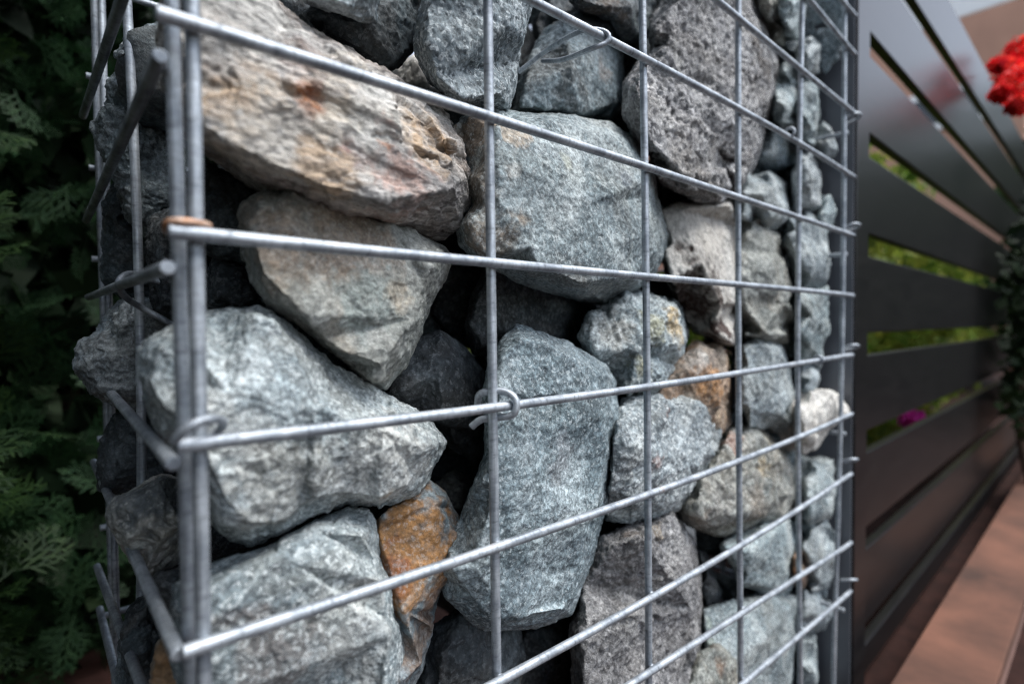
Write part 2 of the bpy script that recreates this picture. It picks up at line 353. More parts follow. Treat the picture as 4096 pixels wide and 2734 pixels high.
# ties
def tie(pts, r=.0009, mat=WIRE, seed=0): tube('tie_wire', catmull(pts, .0012), r, mat, cage, seed=seed, n=10)
a = at(1372, 85, 0)
def hook(cx, cz, R_, a0, a1, n=9):   # arc round a horizontal wire in the Y-Z plane
    return [(cx, R_*math.cos(t), cz+R_*math.sin(t)) for t in np.linspace(a0, a1, n)]
z0 = a[2]
e1, e2 = at(1190, 165, .045), at(1245, 140, .05)
tie([tuple(e1), tuple(at(1260, 112, .030)), (a[0]-.004, .007, z0+.0035), (a[0]+.001, .0005, z0+.0034), (a[0]+.0035, -.0027, z0+.001),
     (a[0]+.003, -.002, z0-.002), (a[0]-.001, .004, z0-.004), tuple(at(1290, 137, .025)), tuple(e2)], .0011, seed=1)
a = at(1163, 925, 0); z0 = a[2]     # ring at the centre crossing
tie([tuple(at(1095, 925, .012)), (a[0]-.006, .0075, z0+.0035), (a[0]-.001, .002, z0+.0045), (a[0]+.0015, -.002, z0+.0025), (a[0]+.0018, -.0031, z0-.0005),
     (a[0]+.0008, -.002, z0-.004), (a[0]-.002, .003, z0-.0052), (a[0]-.006, .0075, z0-.006), tuple(at(1082, 978, .010))], .00135, seed=2)
a = at(455, 1005, 0)                # big clip at the corner
tie([tuple(at(402, 1010, -.002)), tuple(at(425, 985, -.004)), tuple(at(455, 967, -.0045)), tuple(at(490, 960, -.003)), tuple(at(512, 968, .002)), tuple(at(500, 990, .007)), tuple(at(470, 1003, .008))], .0011, seed=3)
tie([tuple(at(384, 530, .006)), tuple(at(384, 513, .001)), tuple(at(405, 507, -.001)), tuple(at(450, 511, -.0005)), tuple(at(478, 518, .003)), tuple(at(470, 528, .007))], .0009, RUSTW, 4)
# tie on the side panel
tie([tuple(at(600, 690, .09)), tuple(at(480, 680, .10)), tuple(at(400, 655, .105)), tuple(at(350, 640, .108)), tuple(at(308, 628, .100)), tuple(at(282, 634, .092)),
     tuple(at(272, 653, .09)), tuple(at(285, 678, .095)), tuple(at(318, 702, .108)), tuple(at(395, 745, .11)), tuple(at(430, 780, .12))], .0012, seed=5)
for (x, y) in ((1877, 825), (1811, 305)):
    a = at(x, y, 0); tie(hook(a[0], a[2], .0031, -1.2*math.pi, .9*math.pi, 14), .001, seed=int(x))
for y in (262, 520, 802, 1065, 1360):
    a = at(1944 if y < 1300 else 1925, y, 0)
    tie([(XE-.004, .006, a[2]+.001), (XE-.003, -.001, a[2]+.0035), (XE+.002, -.004, a[2]+.003), (XE+.005, -.001, a[2]+.001), (XE+.003, .006, a[2]-.001)], .0012, WIRE, y)
# ------------------------------------------------------------------ stones
def hull_planes(P):
    bm = bmesh.new()
    for p in P: bm.verts.new(p)
    r = bmesh.ops.convex_hull(bm, input=bm.verts[:], use_existing_faces=False)
    bm.normal_update(); cen = P.mean(0); pl = []
    for f in bm.faces:
        if f.calc_area() < 1e-9: continue
        n = np.array(f.normal[:]); c = np.array(f.calc_center_median()[:])
        if n @ (c-cen) < 0: n = -n
        pl.append((n, n @ c))
    bm.free(); return pl
def weather(p, nrm, g, o, rough, pits, layers, steps, c, fine=1.0):
    """broken-rock relief, added along the surface normal; g = size of the stone"""
    wp = p+g*.03*np.stack([perlin(p*(4/g)+o+k*9) for k in range(3)], 1)
    dis = g*.006*rough*fbm(wp, 3.4/g, 3, .5, o)
    led = fbm(wp, 5.5/g, 3, .5, o+5); dis += g*.0042*rough*(np.tanh(24*(led-.12))+np.tanh(24*(led+.25)))
    rid = 1-np.abs(fbm(p, 95, 3, .55, o+11)); dis += .0006*rough*(rid-.7)*min(1, g/.05)
    dis += .0006*rough*fine*fbm(p, 260, 3, .65, o+3)
    if layers:
        la = p @ np.array([.25, .2, .95]); la = la*layers+1.2*fbm(p, 25, 3, .5, o); dis += .0006*np.tanh(4*np.sin(la))*(.4+np.clip(fbm(p, 30, 2, .5, o+7)+.3, 0, 1))
    if pits:
        w_ = fbm(p, 190, 2, .5, o+21); dis -= pits*.0016*np.clip(w_-.12, 0, 1)*2
    for (A, B, dep, wd) in steps:      # wd = 0: the far side of the line lies deeper; wd > 0: an open crack along the line
        A, B = np.array(A)-c, np.array(B)-c; ab = B-A; L_ = np.linalg.norm(ab); ab = ab/L_; vw = (A+B)/2+c-CAM; vw /= np.linalg.norm(vw); nn = np.cross(ab, vw)
        nn /= np.linalg.norm(nn); wr = .0022*fbm(p, 90, 3, .6, o+51)+.0007*fbm(p, 330, 2, .6, o+52); sd = (p-A) @ nn+wr; al = (p-A) @ ab
        win = np.clip(np.minimum(al+.1*L_, 1.1*L_-al)/(.12*L_), 0, 1)*(((p-(A+B)/2) @ vw) < .012)
        if wd > 0: dis -= dep*.001*np.exp(-(sd/(wd*.001))**2)*win
        elif wd < -.5: dis -= dep*.001/(1+np.exp(-np.clip(sd/.0003, -30, 30)))*np.exp(-np.clip(sd, 0, 1)/(-wd*.001))*win
        else: dis -= dep*.001/(1+np.exp(-np.clip(sd/.0003, -30, 30)))*win
    return p+nrm*dis[:, None]
def stain_shade_attr(me, p, c, stains, o):  # patches of real stain, and of shade put into the colour
    col = np.zeros((len(p), 4), np.float32); col[:, :3] = (.3, .2, .1)
    if stains: warp = fbm(p, 45, 4, .6, o+31); w2 = fbm(p, 160, 4, .7, o+41)
    for (ctr, rad, rgb, st) in stains:
        dd = np.linalg.norm(p+c-np.array(ctr), axis=1)/rad+warp*.75+w2*.35
        a = np.clip((1.2-dd)/.6, 0, 1)*st; na = np.maximum(col[:, 3], a)
        t = np.clip(a/np.maximum(na, 1e-6), 0, 1)[:, None]*(a > .02)[:, None]
        col[:, :3] = col[:, :3]*(1-t)+np.array(rgb)*t; col[:, 3] = na
    at_ = me.attributes.new('stain', 'FLOAT_COLOR', 'POINT'); at_.data.foreach_set('color', col.ravel())
def fill_mesh(name, P, level, seed, chips=8):
    """a stone of the depth: intersection of random cuts"""
    P = np.array(P, float); rg = np.random.RandomState(seed); size = np.linalg.norm(P.max(0)-P.min(0)); c = P.mean(0); pl = hull_planes(P)
    D = np.maximum(np.array([q[1]-q[0] @ c for q in pl]), size*.05); Nn = np.array([q[0] for q in pl])
    d, f = ico(level); q = np.maximum(d @ Nn.T, 1e-4)/D; p = d/q.max(1)[:, None]
    p = weather(p, d, size, rg.rand(3)*50, 1.2, 0, 0, (), c); me = from_arrays(name, p, f); stain_shade_attr(me, p, c, (), 0); return me, c
def poly_stone_mesh(name, O, ridge, thick, back, seed, vox, rough=1.0, stains=(), pits=0, layers=0, steps=(), smooth=1):
    """O: outline ring [(px, py, Y)], ridge: points of the broken face; closed polyhedron -> fine even mesh -> relief"""
    rg = np.random.RandomState(seed); n = len(O); cx = sum(q[0] for q in O)/n; cy = sum(q[1] for q in O)/n
    pts = O+list(ridge)
    r = geometry.delaunay_2d_cdt([Vector((q[0], q[1])) for q in pts], [(i, (i+1) % n) for i in range(n)], [list(range(n))], 1, 1e-4)
    vo, fo = r[0], r[2]; orig = r[3]
    V3 = []; idx = {}
    for i, v in enumerate(vo):
        k = orig[i][0] if orig[i] else None
        Y = pts[k][2] if k is not None else np.mean([q[2] for q in O])
        q = at(v.x, v.y, Y)
        if q[0] > XMAX: q = atX(v.x, v.y, XMAX); q = q if q[1] > .002 else at(v.x, v.y, .002)
        V3.append(q)
        for kk in orig[i]: idx[kk] = i
    F3 = [list(f) for f in fo]
    rings = [[idx[i] for i in range(n)]]
    for (sc_, dy) in ((.985, thick*.3), (back, thick)):
        rings.append(list(range(len(V3), len(V3)+n)))
        for i, q in enumerate(O):
            w_ = at(cx+(q[0]-cx)*sc_, cy+(q[1]-cy)*sc_, q[2]+dy*(1+rg.uniform(-.15, .15)))
            if w_[0] > XMAX+.001: w_ = V3[rings[0][i]]*.98+np.array([XMAX-.004, V3[rings[0][i]][1]+dy, V3[rings[0][i]][2]])*.02+np.array([-.001, dy, 0])
            V3.append(w_)
    for a, b in zip(rings, rings[1:]):
        for i in range(n):
            j = (i+1) % n; F3 += [[a[i], a[j], b[j]], [a[i], b[j], b[i]]]
    ce = len(V3); V3.append(np.mean([V3[i] for i in rings[-1]], axis=0))
    for i in range(n): F3.append([rings[-1][i], rings[-1][(i+1) % n], ce])
    V3 = np.array(V3); c = V3.mean(0)
    bm = bmesh.new(); bv = [bm.verts.new(v-c) for v in V3]
    for f in F3:
        try: bm.faces.new([bv[i] for i in f])
        except ValueError: pass
    bmesh.ops.recalc_face_normals(bm, faces=bm.faces[:])
    me = bpy.data.meshes.new(name+'_base'); bm.to_mesh(me); bm.free()
    ob = bpy.data.objects.new('tmp', me); COL.objects.link(ob)
    m = ob.modifiers.new('r', 'REMESH'); m.mode = 'VOXEL'; m.voxel_size = vox; m.use_smooth_shade = True
    s2 = ob.modifiers.new('s', 'SMOOTH'); s2.iterations = smooth; s2.factor = .5
    bpy.context.view_layer.update()
    ev = ob.evaluated_get(bpy.context.evaluated_depsgraph_get()); me2 = bpy.data.meshes.new_from_object(ev)
    bpy.data.objects.remove(ob); bpy.data.meshes.remove(me); me2.name = name
    nv = len(me2.vertices); p = np.empty(nv*3); me2.vertices.foreach_get('co', p); p = p.reshape(-1, 3)
    nr = np.empty(nv*3, np.float32); me2.vertex_normals.foreach_get('vector', nr); nr = nr.reshape(-1, 3).astype(float)
    o = rg.rand(3)*50; g = min(.11, np.linalg.norm(p.max(0)-p.min(0)))
    p = weather(p, nr, g, o, rough, pits, layers, steps, c); me2.vertices.foreach_set('co', p.ravel()); me2.update()
    stain_shade_attr(me2, p, c, stains, o); return me2, c
SEED = [100]; XMAX = .494
def inside(x, y, O):
    c = False
    for i in range(len(O)):
        x1, y1 = O[i][:2]; x2, y2 = O[i-1][:2]
        if (y1 > y) != (y2 > y) and x < (x2-x1)*(y-y1)/(y2-y1)+x1: c = not c
    return c
def stone(outline, Ys, Yf, label, mat='blue', ridge=None, thick=.05, level=5, group=None, inset=.62, back=.7, **kw):
    """outline: picture points (x, y[, Y]); Ys: wall depth of the outline; Yf: of the proud face; ridge: extra (x, y, Y) points"""
    SEED[0] += 1; rr = random.Random(SEED[0])
    O = [(p[0], p[1], p[2] if len(p) > 2 else Ys+rr.uniform(-.08, .08)*(Ys-Yf)) for p in outline]
    cx = sum(p[0] for p in O)/len(O); cy = sum(p[1] for p in O)/len(O)
    if ridge is None:       # a tilted broken face with an uneven edge and one or two extra corners
        k0 = rr.randrange(len(O)); st = max(1, round(len(O)/5.5)); ridge = []; tx, ty = rr.uniform(-.3, .3), rr.uniform(-.25, .35)
        w_ = max(p[0] for p in O)-min(p[0] for p in O); h_ = max(p[1] for p in O)-min(p[1] for p in O)
        for q in range(0, len(O), st):
            x, y, Y = O[(k0+q) % len(O)]; f = rr.uniform(.5, .86); x2, y2 = cx+(x-cx)*f, cy+(y-cy)*f
            ridge.append((x2, y2, Yf+(Ys-Yf)*(.15+max(-.15, tx*(x2-cx)/w_*2+ty*(y2-cy)/h_*2)+rr.uniform(0, .2))))
        ridge.append((cx+rr.uniform(-.12, .12)*w_, cy+rr.uniform(-.12, .12)*h_, Yf))
    rim = []
    for i, (x, y, Y) in enumerate(O):
        if len(outline[i]) > 2 or rr.random() < .3: continue
        f = .89+rr.uniform(-.07, .04); x2, y2 = cx+(x-cx)*f, cy+(y-cy)*f
        dd = min(math.hypot(x2-q[0], y2-q[1]) for q in ridge+rim)
        if dd < 20: continue
        ws = [(1/(math.hypot(x2-q[0], y2-q[1])**2+30), q[2]) for q in ridge]; Yr = sum(a*b for a, b in ws)/sum(a for a, b in ws)
        rim.append((x2, y2, Yr+(Y-Yr)*(.2+rr.uniform(-.05, .06))))
    ridge = list(ridge)+[q for q in rim if inside(q[0], q[1], O)]
    st_ = [(at(s[0], s[1], s[2]), s[3]/1000, s[4], s[5]) for s in kw.pop('stains', ())]
    sp = [(at(q[0], q[1], q[4]), at(q[2], q[3], q[4]), q[5], q[6]) for q in kw.pop('steps', ())]
    for k in ('sharp', 'chips'): kw.pop(k, None)
    t = (Ys-CAM[1])/ray(cx, cy)[1]; vox = t/540*VOX[level]
    me, c = poly_stone_mesh('stone', O, ridge, thick, back, SEED[0], vox, stains=st_, steps=sp, **kw)
    o = link_mesh('stone', me, RM[mat]); o.location = c
    tag(o, label, 'stone', group or 'stones filling the wire cage'); return o
VOX = {7: 1.2, 6: 1.3, 5: 1.6, 4: 2.0}
OR = (.34, .16, .07); TANC = (.48, .37, .25); RED = (.22, .085, .055); WHT = (.52, .52, .49); DK = (.05, .05, .045); BR = (.22, .14, .085); OLV = (.22, .2, .09); PK = (.42, .30, .25)
stone([(372, -70), (368, 60), (372, 200), (400, 290, .05), (470, 345, .052), (534, 404, .052), (639, 464, .052), (777, 524, .05), (908, 556, .048), (1013, 552, .045), (1056, 532, .038), (1076, 468), (1072, 367),
       (1058, 318), (1028, 272), (975, 225), (886, 168), (800, 118), (728, 82), (683, 49), (620, -5), (560, -70)], .034, .01,
      'big brown and orange streaked slab behind the upper left corner of the cage', 'brown',
      ridge=[(480, 60, .012), (470, 290, .010), (610, 372, .008), (750, 428, .007), (880, 458, .007), (1045, 430, .009), (1040, 330, .014), (905, 235, .011), (760, 170, .012), (600, 100, .014)],
      level=7, thick=.06, layers=520, steps=[(905, 150, 925, 320, .012, 3.0, 0), (925, 318, 780, 300, .011, 1.8, -5), (960, 352, 1075, 392, .012, 3, .7), (640, 215, 740, 228, .012, 2, 1.2)], rough=.9, sharp=30, stains=[(800, 270, .011, 26, (.62, .57, .48), .8), (620, 290, .010, 18, (.60, .52, .40), .85), (520, 120, .014, 16, (.62, .60, .55), .7), (660, 90, .014, 14, (.30, .17, .12), .6), (880, 250, .012, 14, (.66, .64, .60), .8), (980, 300, .013, 8, (.6, .55, .47), .7), (700, 230, .012, 7, OR, .95), (810, 350, .008, 7, RED, .7), (980, 320, .012, 13, TANC, .95), (560, 190, .012, 16, TANC, .75),
      (870, 300, .01, 16, WHT, .75), (640, 300, .01, 13, WHT, .6), (760, 395, .008, 10, TANC, .8), (930, 400, .008, 14, PK, .8), (500, 110, .014, 9, BR, .7), (560, 30, .018, 22, WHT, .6), (880, 335, .01, 4, OR, .8)])
stone([(543, 495), (560, 462), (600, 440), (660, 420), (900, 500), (1020, 570), (1035, 590), (1012, 660), (975, 740), (930, 840), (885, 893), (862, 885), (800, 838), (740, 795), (660, 725), (610, 690), (575, 640), (557, 580)],
      .036, .016, 'grey brown wedge stone tapering to a point above the big pale stone', 'tan',
      ridge=[(600, 480, .024), (600, 620, .017), (700, 720, .015), (800, 812, .015), (875, 838, .016), (905, 790, .017), (985, 620, .022), (900, 520, .026)],
      level=6, thick=.05, rough=.75, sharp=26, stains=[(800, 580, .02, 16, BR, .6), (620, 520, .02, 14, BR, .5), (850, 700, .016, 13, (.2, .25, .24), .7), (880, 770, .016, 5, WHT, .6), (930, 680, .017, 6, TANC, .4)])
stone([(314, 800), (330, 782), (390, 752), (455, 722), (500, 712), (590, 708), (625, 717), (660, 742), (760, 832), (890, 908), (960, 940), (1003, 985), (1024, 1015), (1003, 1060), (985, 1105), (960, 1130), (905, 1152), (870, 1166),
       (800, 1152), (700, 1190), (640, 1222), (575, 1250), (545, 1245), (500, 1215), (440, 1130), (375, 1020), (345, 930), (316, 860)], .034, .010,
      'largest pale blue grey stone, bulging at the lower left corner of the cage', 'pale',
      ridge=[(420, 850, .022), (430, 960, .013), (530, 905, .011), (720, 930, .009), (880, 985, .010), (960, 1025, .013), (930, 1110, .014), (870, 1140, .012), (720, 1140, .010), (580, 1200, .010), (520, 1150, .009), (480, 1060, .009)],
      level=7, thick=.055, rough=.75, steps=[(480, 1030, 600, 1120, .01, 2, -6), (560, 1245, 870, 1150, .011, 1.5, -6)], stains=[(900, 1080, .012, 20, WHT, .55), (640, 1130, .01, 14, (.24, .23, .20), .6), (470, 1010, .01, 12, WHT, .4), (895, 1140, .012, 3, TANC, .6)])
stone([(388, 1400), (400, 1345), (450, 1310), (560, 1268), (640, 1238), (720, 1198), (800, 1165), (845, 1168), (862, 1200), (880, 1280), (912, 1340), (920, 1420), (928, 1500), (915, 1600), (890, 1680), (560, 1700), (430, 1650), (395, 1500)],
      .034, .008, 'broad speckled grey boulder at the bottom left, under the dark slot', 'pale',
      ridge=[(470, 1360, .012), (640, 1275, .012), (830, 1230, .013), (870, 1330, .010), (890, 1450, .009), (880, 1600, .009), (480, 1640, .009), (440, 1480, .011)],
      level=7, thick=.06, rough=.65, stains=[(640, 1540, .009, 18, (.2, .17, .155), .7), (500, 1560, .01, 10, DK, .35), (800, 1520, .009, 14, WHT, .5)])
stone([(850, 1200), (985, 1102), (1020, 1130), (1035, 1165), (1070, 1212), (1068, 1245), (1058, 1262), (1040, 1320), (1010, 1352), (995, 1400), (990, 1450), (965, 1540), (920, 1620), (880, 1620), (860, 1400)],
      .042, .028, 'stone with a bright rust orange face wedged beside the bottom left boulder', 'blue',
      ridge=[(880, 1180, .030), (990, 1160, .030), (1045, 1225, .027), (1000, 1310, .025), (925, 1400, .022), (925, 1560, .024)],
      level=6, thick=.05, rough=.6, sharp=60, chips=8, stains=[(945, 1250, .027, 25, (.29, .165, .07), 1), (900, 1320, .025, 9, (.22, .10, .045), 1), (985, 1390, .03, 9, (.2, .12, .07), .8), (950, 1500, .03, 12, (.22, .15, .10), .7)])
stone([(1106, 905), (1113, 850), (1145, 780), (1185, 742), (1245, 762), (1300, 782), (1330, 802), (1390, 838), (1410, 870), (1417, 905), (1427, 960), (1405, 1040), (1395, 1150), (1375, 1200), (1365, 1280), (1340, 1335), (1310, 1408),
       (1250, 1435), (1200, 1440), (1110, 1443), (1060, 1405), (1020, 1370), (1015, 1320), (1030, 1250), (1060, 1180), (1085, 1110), (1110, 1040), (1113, 960)], .030, .008,
      'tall speckled granite stone standing in the centre behind the middle tie', 'granite',
      ridge=[(1145, 900, .0125), (1195, 775, .015), (1305, 815, .0125), (1375, 950, .011), (1335, 1200, .0095), (1290, 1395, .0115), (1180, 1415, .0115), (1085, 1300, .0125), (1135, 1120, .0095), (1240, 1100, .0095), (1137, 980, .0118), (1133, 1050, .0105)],
      level=7, thick=.05, rough=.6, sharp=60, steps=[(1275, 915, 1120, 905, .012, 2.0, -5)], stains=[(1290, 1075, .01, 10, (.2, .2, .21), .5)])
stone([(1036, 290), (1060, 268), (1140, 247), (1180, 255), (1260, 262), (1320, 265), (1400, 282), (1450, 310), (1480, 350), (1503, 400), (1507, 450), (1530, 540), (1528, 590), (1500, 630), (1470, 657), (1430, 680, .045), (1390, 700, .05),
       (1330, 690, .05), (1260, 670, .048), (1190, 650, .045), (1140, 620, .04), (1090, 600), (1055, 560), (1050, 520), (1072, 470), (1070, 400), (1058, 330)], .036, .010,
      'big blue grey block with a brown left side, upper centre', 'pale',
      ridge=[(1142, 290, .016), (1142, 350, .0125), (1150, 470, .0105), (1215, 565, .0095), (1230, 605, .010), (1330, 648, .010), (1450, 632, .012), (1490, 540, .013), (1330, 470, .0085), (1400, 560, .0088), (1470, 420, .014), (1390, 310, .022)],
      level=7, thick=.055, rough=.6, sharp=80, chips=8, stains=[(1095, 420, .022, 13, (.2, .16, .12), .8), (1130, 540, .018, 12, (.22, .17, .12), .8), (1080, 300, .028, 9, (.27, .2, .14), .8), (1170, 300, .018, 7, TANC, .6), (1160, 600, .014, 9, (.2, .17, .13), .8),
      (1185, 395, .012, 4, WHT, .6), (1300, 370, .013, 4, (.42, .44, .36), .6), (1440, 410, .012, 5, (.14, .17, .21), .6), (1300, 655, .012, 14, (.17, .17, .16), .6)])
stone([(958, 60), (970, 0), (990, -70), (1240, -70), (1222, 0), (1206, 70), (1190, 140), (1176, 210), (1165, 245), (1060, 237), (1010, 215), (985, 190), (967, 150), (952, 95)], .036, .014,
      'speckled granite block hanging down at the top centre, left of the tie', 'granite', ridge=[(985, 100, .018), (1010, -60, .018), (1170, -60, .018), (1165, 60, .016), (1150, 215, .02), (1060, 225, .018), (1000, 175, .018)],
      level=6, thick=.05, rough=.9, sharp=50)
stone([(1190, 200), (1225, 110), (1247, 62), (1290, 45), (1330, 27), (1400, 30), (1410, 60), (1420, 90), (1433, 130), (1427, 230), (1405, 278), (1350, 272), (1280, 265), (1180, 257)], .075, .05,
      'dark angular stone behind the loose twisted tie at the top', 'blue', ridge=[(1330, 60, .055), (1310, 150, .045), (1330, 262, .048), (1400, 60, .06), (1410, 240, .055)], level=6, thick=.04, rough=.8, sharp=60,
      stains=[(1250, 190, .06, 22, DK, .7), (1390, 150, .05, 8, BR, .4)])  # dark patch paints the shade of the left facet
stone([(1432, 190), (1465, 140), (1530, 95), (1570, 160), (1600, 230), (1640, 310), (1668, 380), (1677, 440), (1655, 470), (1600, 463), (1512, 415), (1490, 355), (1458, 320), (1430, 260)], .036, .012,
      'pitted grey brown stone just right of the big blue block, dark underside', 'pumice', ridge=[(1460, 200, .016), (1530, 120, .018), (1600, 270, .014), (1660, 400, .012), (1640, 435, .011), (1560, 395, .012), (1490, 320, .013)],
      level=7, thick=.05, rough=.9, pits=1.6, stains=[(1560, 400, .014, 20, (.2, .17, .14), .45), (1600, 445, .02, 18, (.16, .14, .12), .6)])  # lower patch darkens the underside, its shade put into the colour
stone([(1490, 60), (1530, -60), (1690, -60), (1725, 0), (1757, 60), (1786, 140), (1782, 210), (1755, 290), (1745, 345), (1722, 400), (1700, 450), (1672, 440), (1600, 330), (1530, 220), (1495, 130)], .045, .02,
      'large violet grey rough boulder at the top right of centre', 'pumice', ridge=[(1540, 80, .024), (1560, 0, .024), (1680, -30, .022), (1735, 130, .022), (1720, 300, .02), (1700, 410, .022), (1600, 250, .02)],
      level=7, thick=.07, rough=.9, pits=1.2, stains=[(1745, 130, .024, 16, (.13, .11, .09), .7), (1560, 130, .022, 7, WHT, .4)])
stone([(1305, -70), (1308, 0), (1335, 28), (1400, 45), (1425, 100), (1470, 96), (1512, 75), (1535, 40), (1510, -10), (1510, -70)], .06, .04, 'dark greenish stone at the top edge above the twisted tie', 'dark', level=5, thick=.04, stains=[(1480, 40, .045, 12, (.16, .2, .19), .7), (1380, 10, .045, 12, BR, .4)])
stone([(1517, 482), (1560, 462), (1680, 458), (1690, 520), (1693, 700), (1682, 792), (1640, 782), (1590, 762), (1560, 700), (1530, 640), (1520, 570)], .045, .016,
      'whitish banded stone with a dark red brown side, right of the big block', 'white', ridge=[(1545, 560, .032), (1607, 602, .018), (1652, 700, .016), (1678, 786, .018), (1688, 500, .02), (1560, 480, .034)],
      level=6, thick=.05, rough=.9, sharp=60, chips=6, stains=[(1590, 690, .034, 17, (.04, .018, .013), 1), (1550, 620, .038, 14, (.035, .018, .014), 1), (1600, 700, .026, 15, (.03, .015, .011), 1), (1560, 640, .034, 13, (.03, .015, .011), 1), (1640, 750, .021, 11, (.03, .015, .011), 1), (1650, 760, .028, 9, (.045, .02, .015), 1)])  # red brown side, painted darker still as the facet away from the sun
stone([(1335, 772), (1350, 728), (1400, 700), (1430, 665), (1490, 680), (1545, 690), (1560, 720), (1577, 770), (1570, 805), (1548, 840), (1532, 880), (1512, 905), (1440, 912), (1400, 860), (1345, 805)], .042, .026,
      'lumpy green and yellow stained stone right of the central granite', 'pale', level=6, thick=.05, rough=1.7, ridge=[(1400, 740, .034), (1460, 700, .03), (1545, 720, .024), (1550, 790, .022), (1500, 880, .022), (1460, 800, .024)],
      stains=[(1545, 740, .026, 9, (.4, .28, .12), .8), (1500, 760, .026, 10, OLV, .6), (1400, 750, .03, 12, (.18, .17, .15), .6), (1480, 840, .024, 7, OLV, .5)])
stone([(1500, 935), (1530, 860), (1560, 812), (1600, 785), (1650, 790), (1670, 830), (1679, 900), (1675, 970), (1650, 1000), (1580, 975)], .038, .02, 'orange and rust stained stone left of the third upright wire', 'rust',
      level=6, thick=.05, rough=1.2, stains=[(1640, 890, .02, 13, (.45, .2, .06), .9), (1600, 820, .024, 9, WHT, .6), (1560, 880, .026, 10, (.16, .09, .05), .8), (1660, 960, .022, 6, TANC, .7)])
stone([(1395, 1010), (1405, 950), (1430, 915), (1520, 905), (1600, 912), (1640, 922), (1651, 960), (1648, 1040), (1612, 1092), (1560, 1165), (1500, 1190), (1440, 1200), (1388, 1190), (1385, 1130)], .032, .012,
      'blue grey stone with red brown spots right of the central granite', 'pale', level=6, thick=.045, rough=1.2, stains=[(1545, 935, .014, 5, (.2, .07, .05), .9), (1440, 920, .016, 5, (.22, .09, .07), .8), (1505, 1060, .012, 6, (.24, .12, .1), .7), (1430, 1060, .013, 10, (.13, .14, .14), .6)])
stone([(1556, 1155), (1600, 1100), (1645, 1040), (1665, 990), (1700, 970), (1735, 978), (1772, 1008), (1802, 1040), (1826, 1085), (1829, 1140), (1805, 1190), (1720, 1212), (1670, 1230), (1600, 1215), (1565, 1190)], .04, .016,
      'long brown and tan block leaning right below the middle of the cage', 'tan', ridge=[(1600, 1150, .018), (1680, 1060, .018), (1740, 1000, .022), (1800, 1060, .02), (1805, 1130, .018), (1700, 1180, .016), (1610, 1190, .018)],
      level=6, thick=.06, rough=1.3, stains=[(1620, 1190, .02, 12, (.14, .10, .075), .7), (1700, 1010, .02, 14, (.24, .13, .095), .9), (1650, 1130, .018, 12, (.24, .23, .21), .7), (1760, 1080, .018, 10, (.36, .28, .17), .7), (1740, 1150, .018, 14, (.17, .14, .11), .7)])
stone([(1308, 1450), (1340, 1340), (1380, 1232), (1440, 1203), (1540, 1168), (1590, 1232), (1608, 1330), (1612, 1450), (1605, 1568), (1590, 1700), (1290, 1700), (1315, 1560)], .034, .012,
      'tall light grey porous stone at the bottom, right of the central granite', 'pumice', ridge=[(1345, 1420, .018), (1410, 1250, .02), (1470, 1230, .012), (1475, 1640, .010), (1540, 1220, .018), (1590, 1400, .016), (1580, 1640, .016), (1340, 1640, .016)],
      level=7, thick=.06, rough=.9, pits=1, stains=[(1510, 1220, .016, 7, TANC, .6), (1440, 1215, .02, 6, BR, .5)])
stone([(1648, 1250), (1665, 1235), (1720, 1212), (1755, 1188), (1812, 1184), (1826, 1250), (1828, 1330), (1805, 1362), (1768, 1368), (1700, 1345), (1694, 1330), (1684, 1298)], .034, .016, 'square pale grey stone low on the right, under the brown block', 'pale', level=6, thick=.04, rough=.8, sharp=60)
stone([(1612, 1395), (1690, 1372), (1765, 1355), (1831, 1368), (1828, 1450), (1818, 1568), (1800, 1660), (1660, 1660), (1618, 1560)], .034, .014, 'smooth pale green grey slab at the bottom right', 'pale', level=6, thick=.05, rough=.6, stains=[(1640, 1440, .02, 12, (.28, .33, .24), .6)])
stone([(1603, 1262), (1618, 1268), (1630, 1303), (1650, 1352), (1648, 1385), (1620, 1402), (1606, 1340)], .05, .036, 'small dark stone beside the bright gap at the lower right', 'dark', level=5, thick=.03)
stone([(1592, 1185), (1690, 1185), (1705, 1235), (1650, 1272), (1600, 1268)], .07, .055, 'stone coloured black for the shade in the gap under the long brown block', 'dark', level=5, thick=.03)  # fills a black gap; the gap's shade is put into the stone's colour
stone([(1560, 1600), (1600, 1500), (1640, 1475), (1690, 1500), (1705, 1568), (1700, 1660), (1560, 1660)], .022, .010, 'tan stone at the bottom edge in front of the pale slab', 'tan', level=5, thick=.04, stains=[(1660, 1540, .01, 6, BR, .7)])
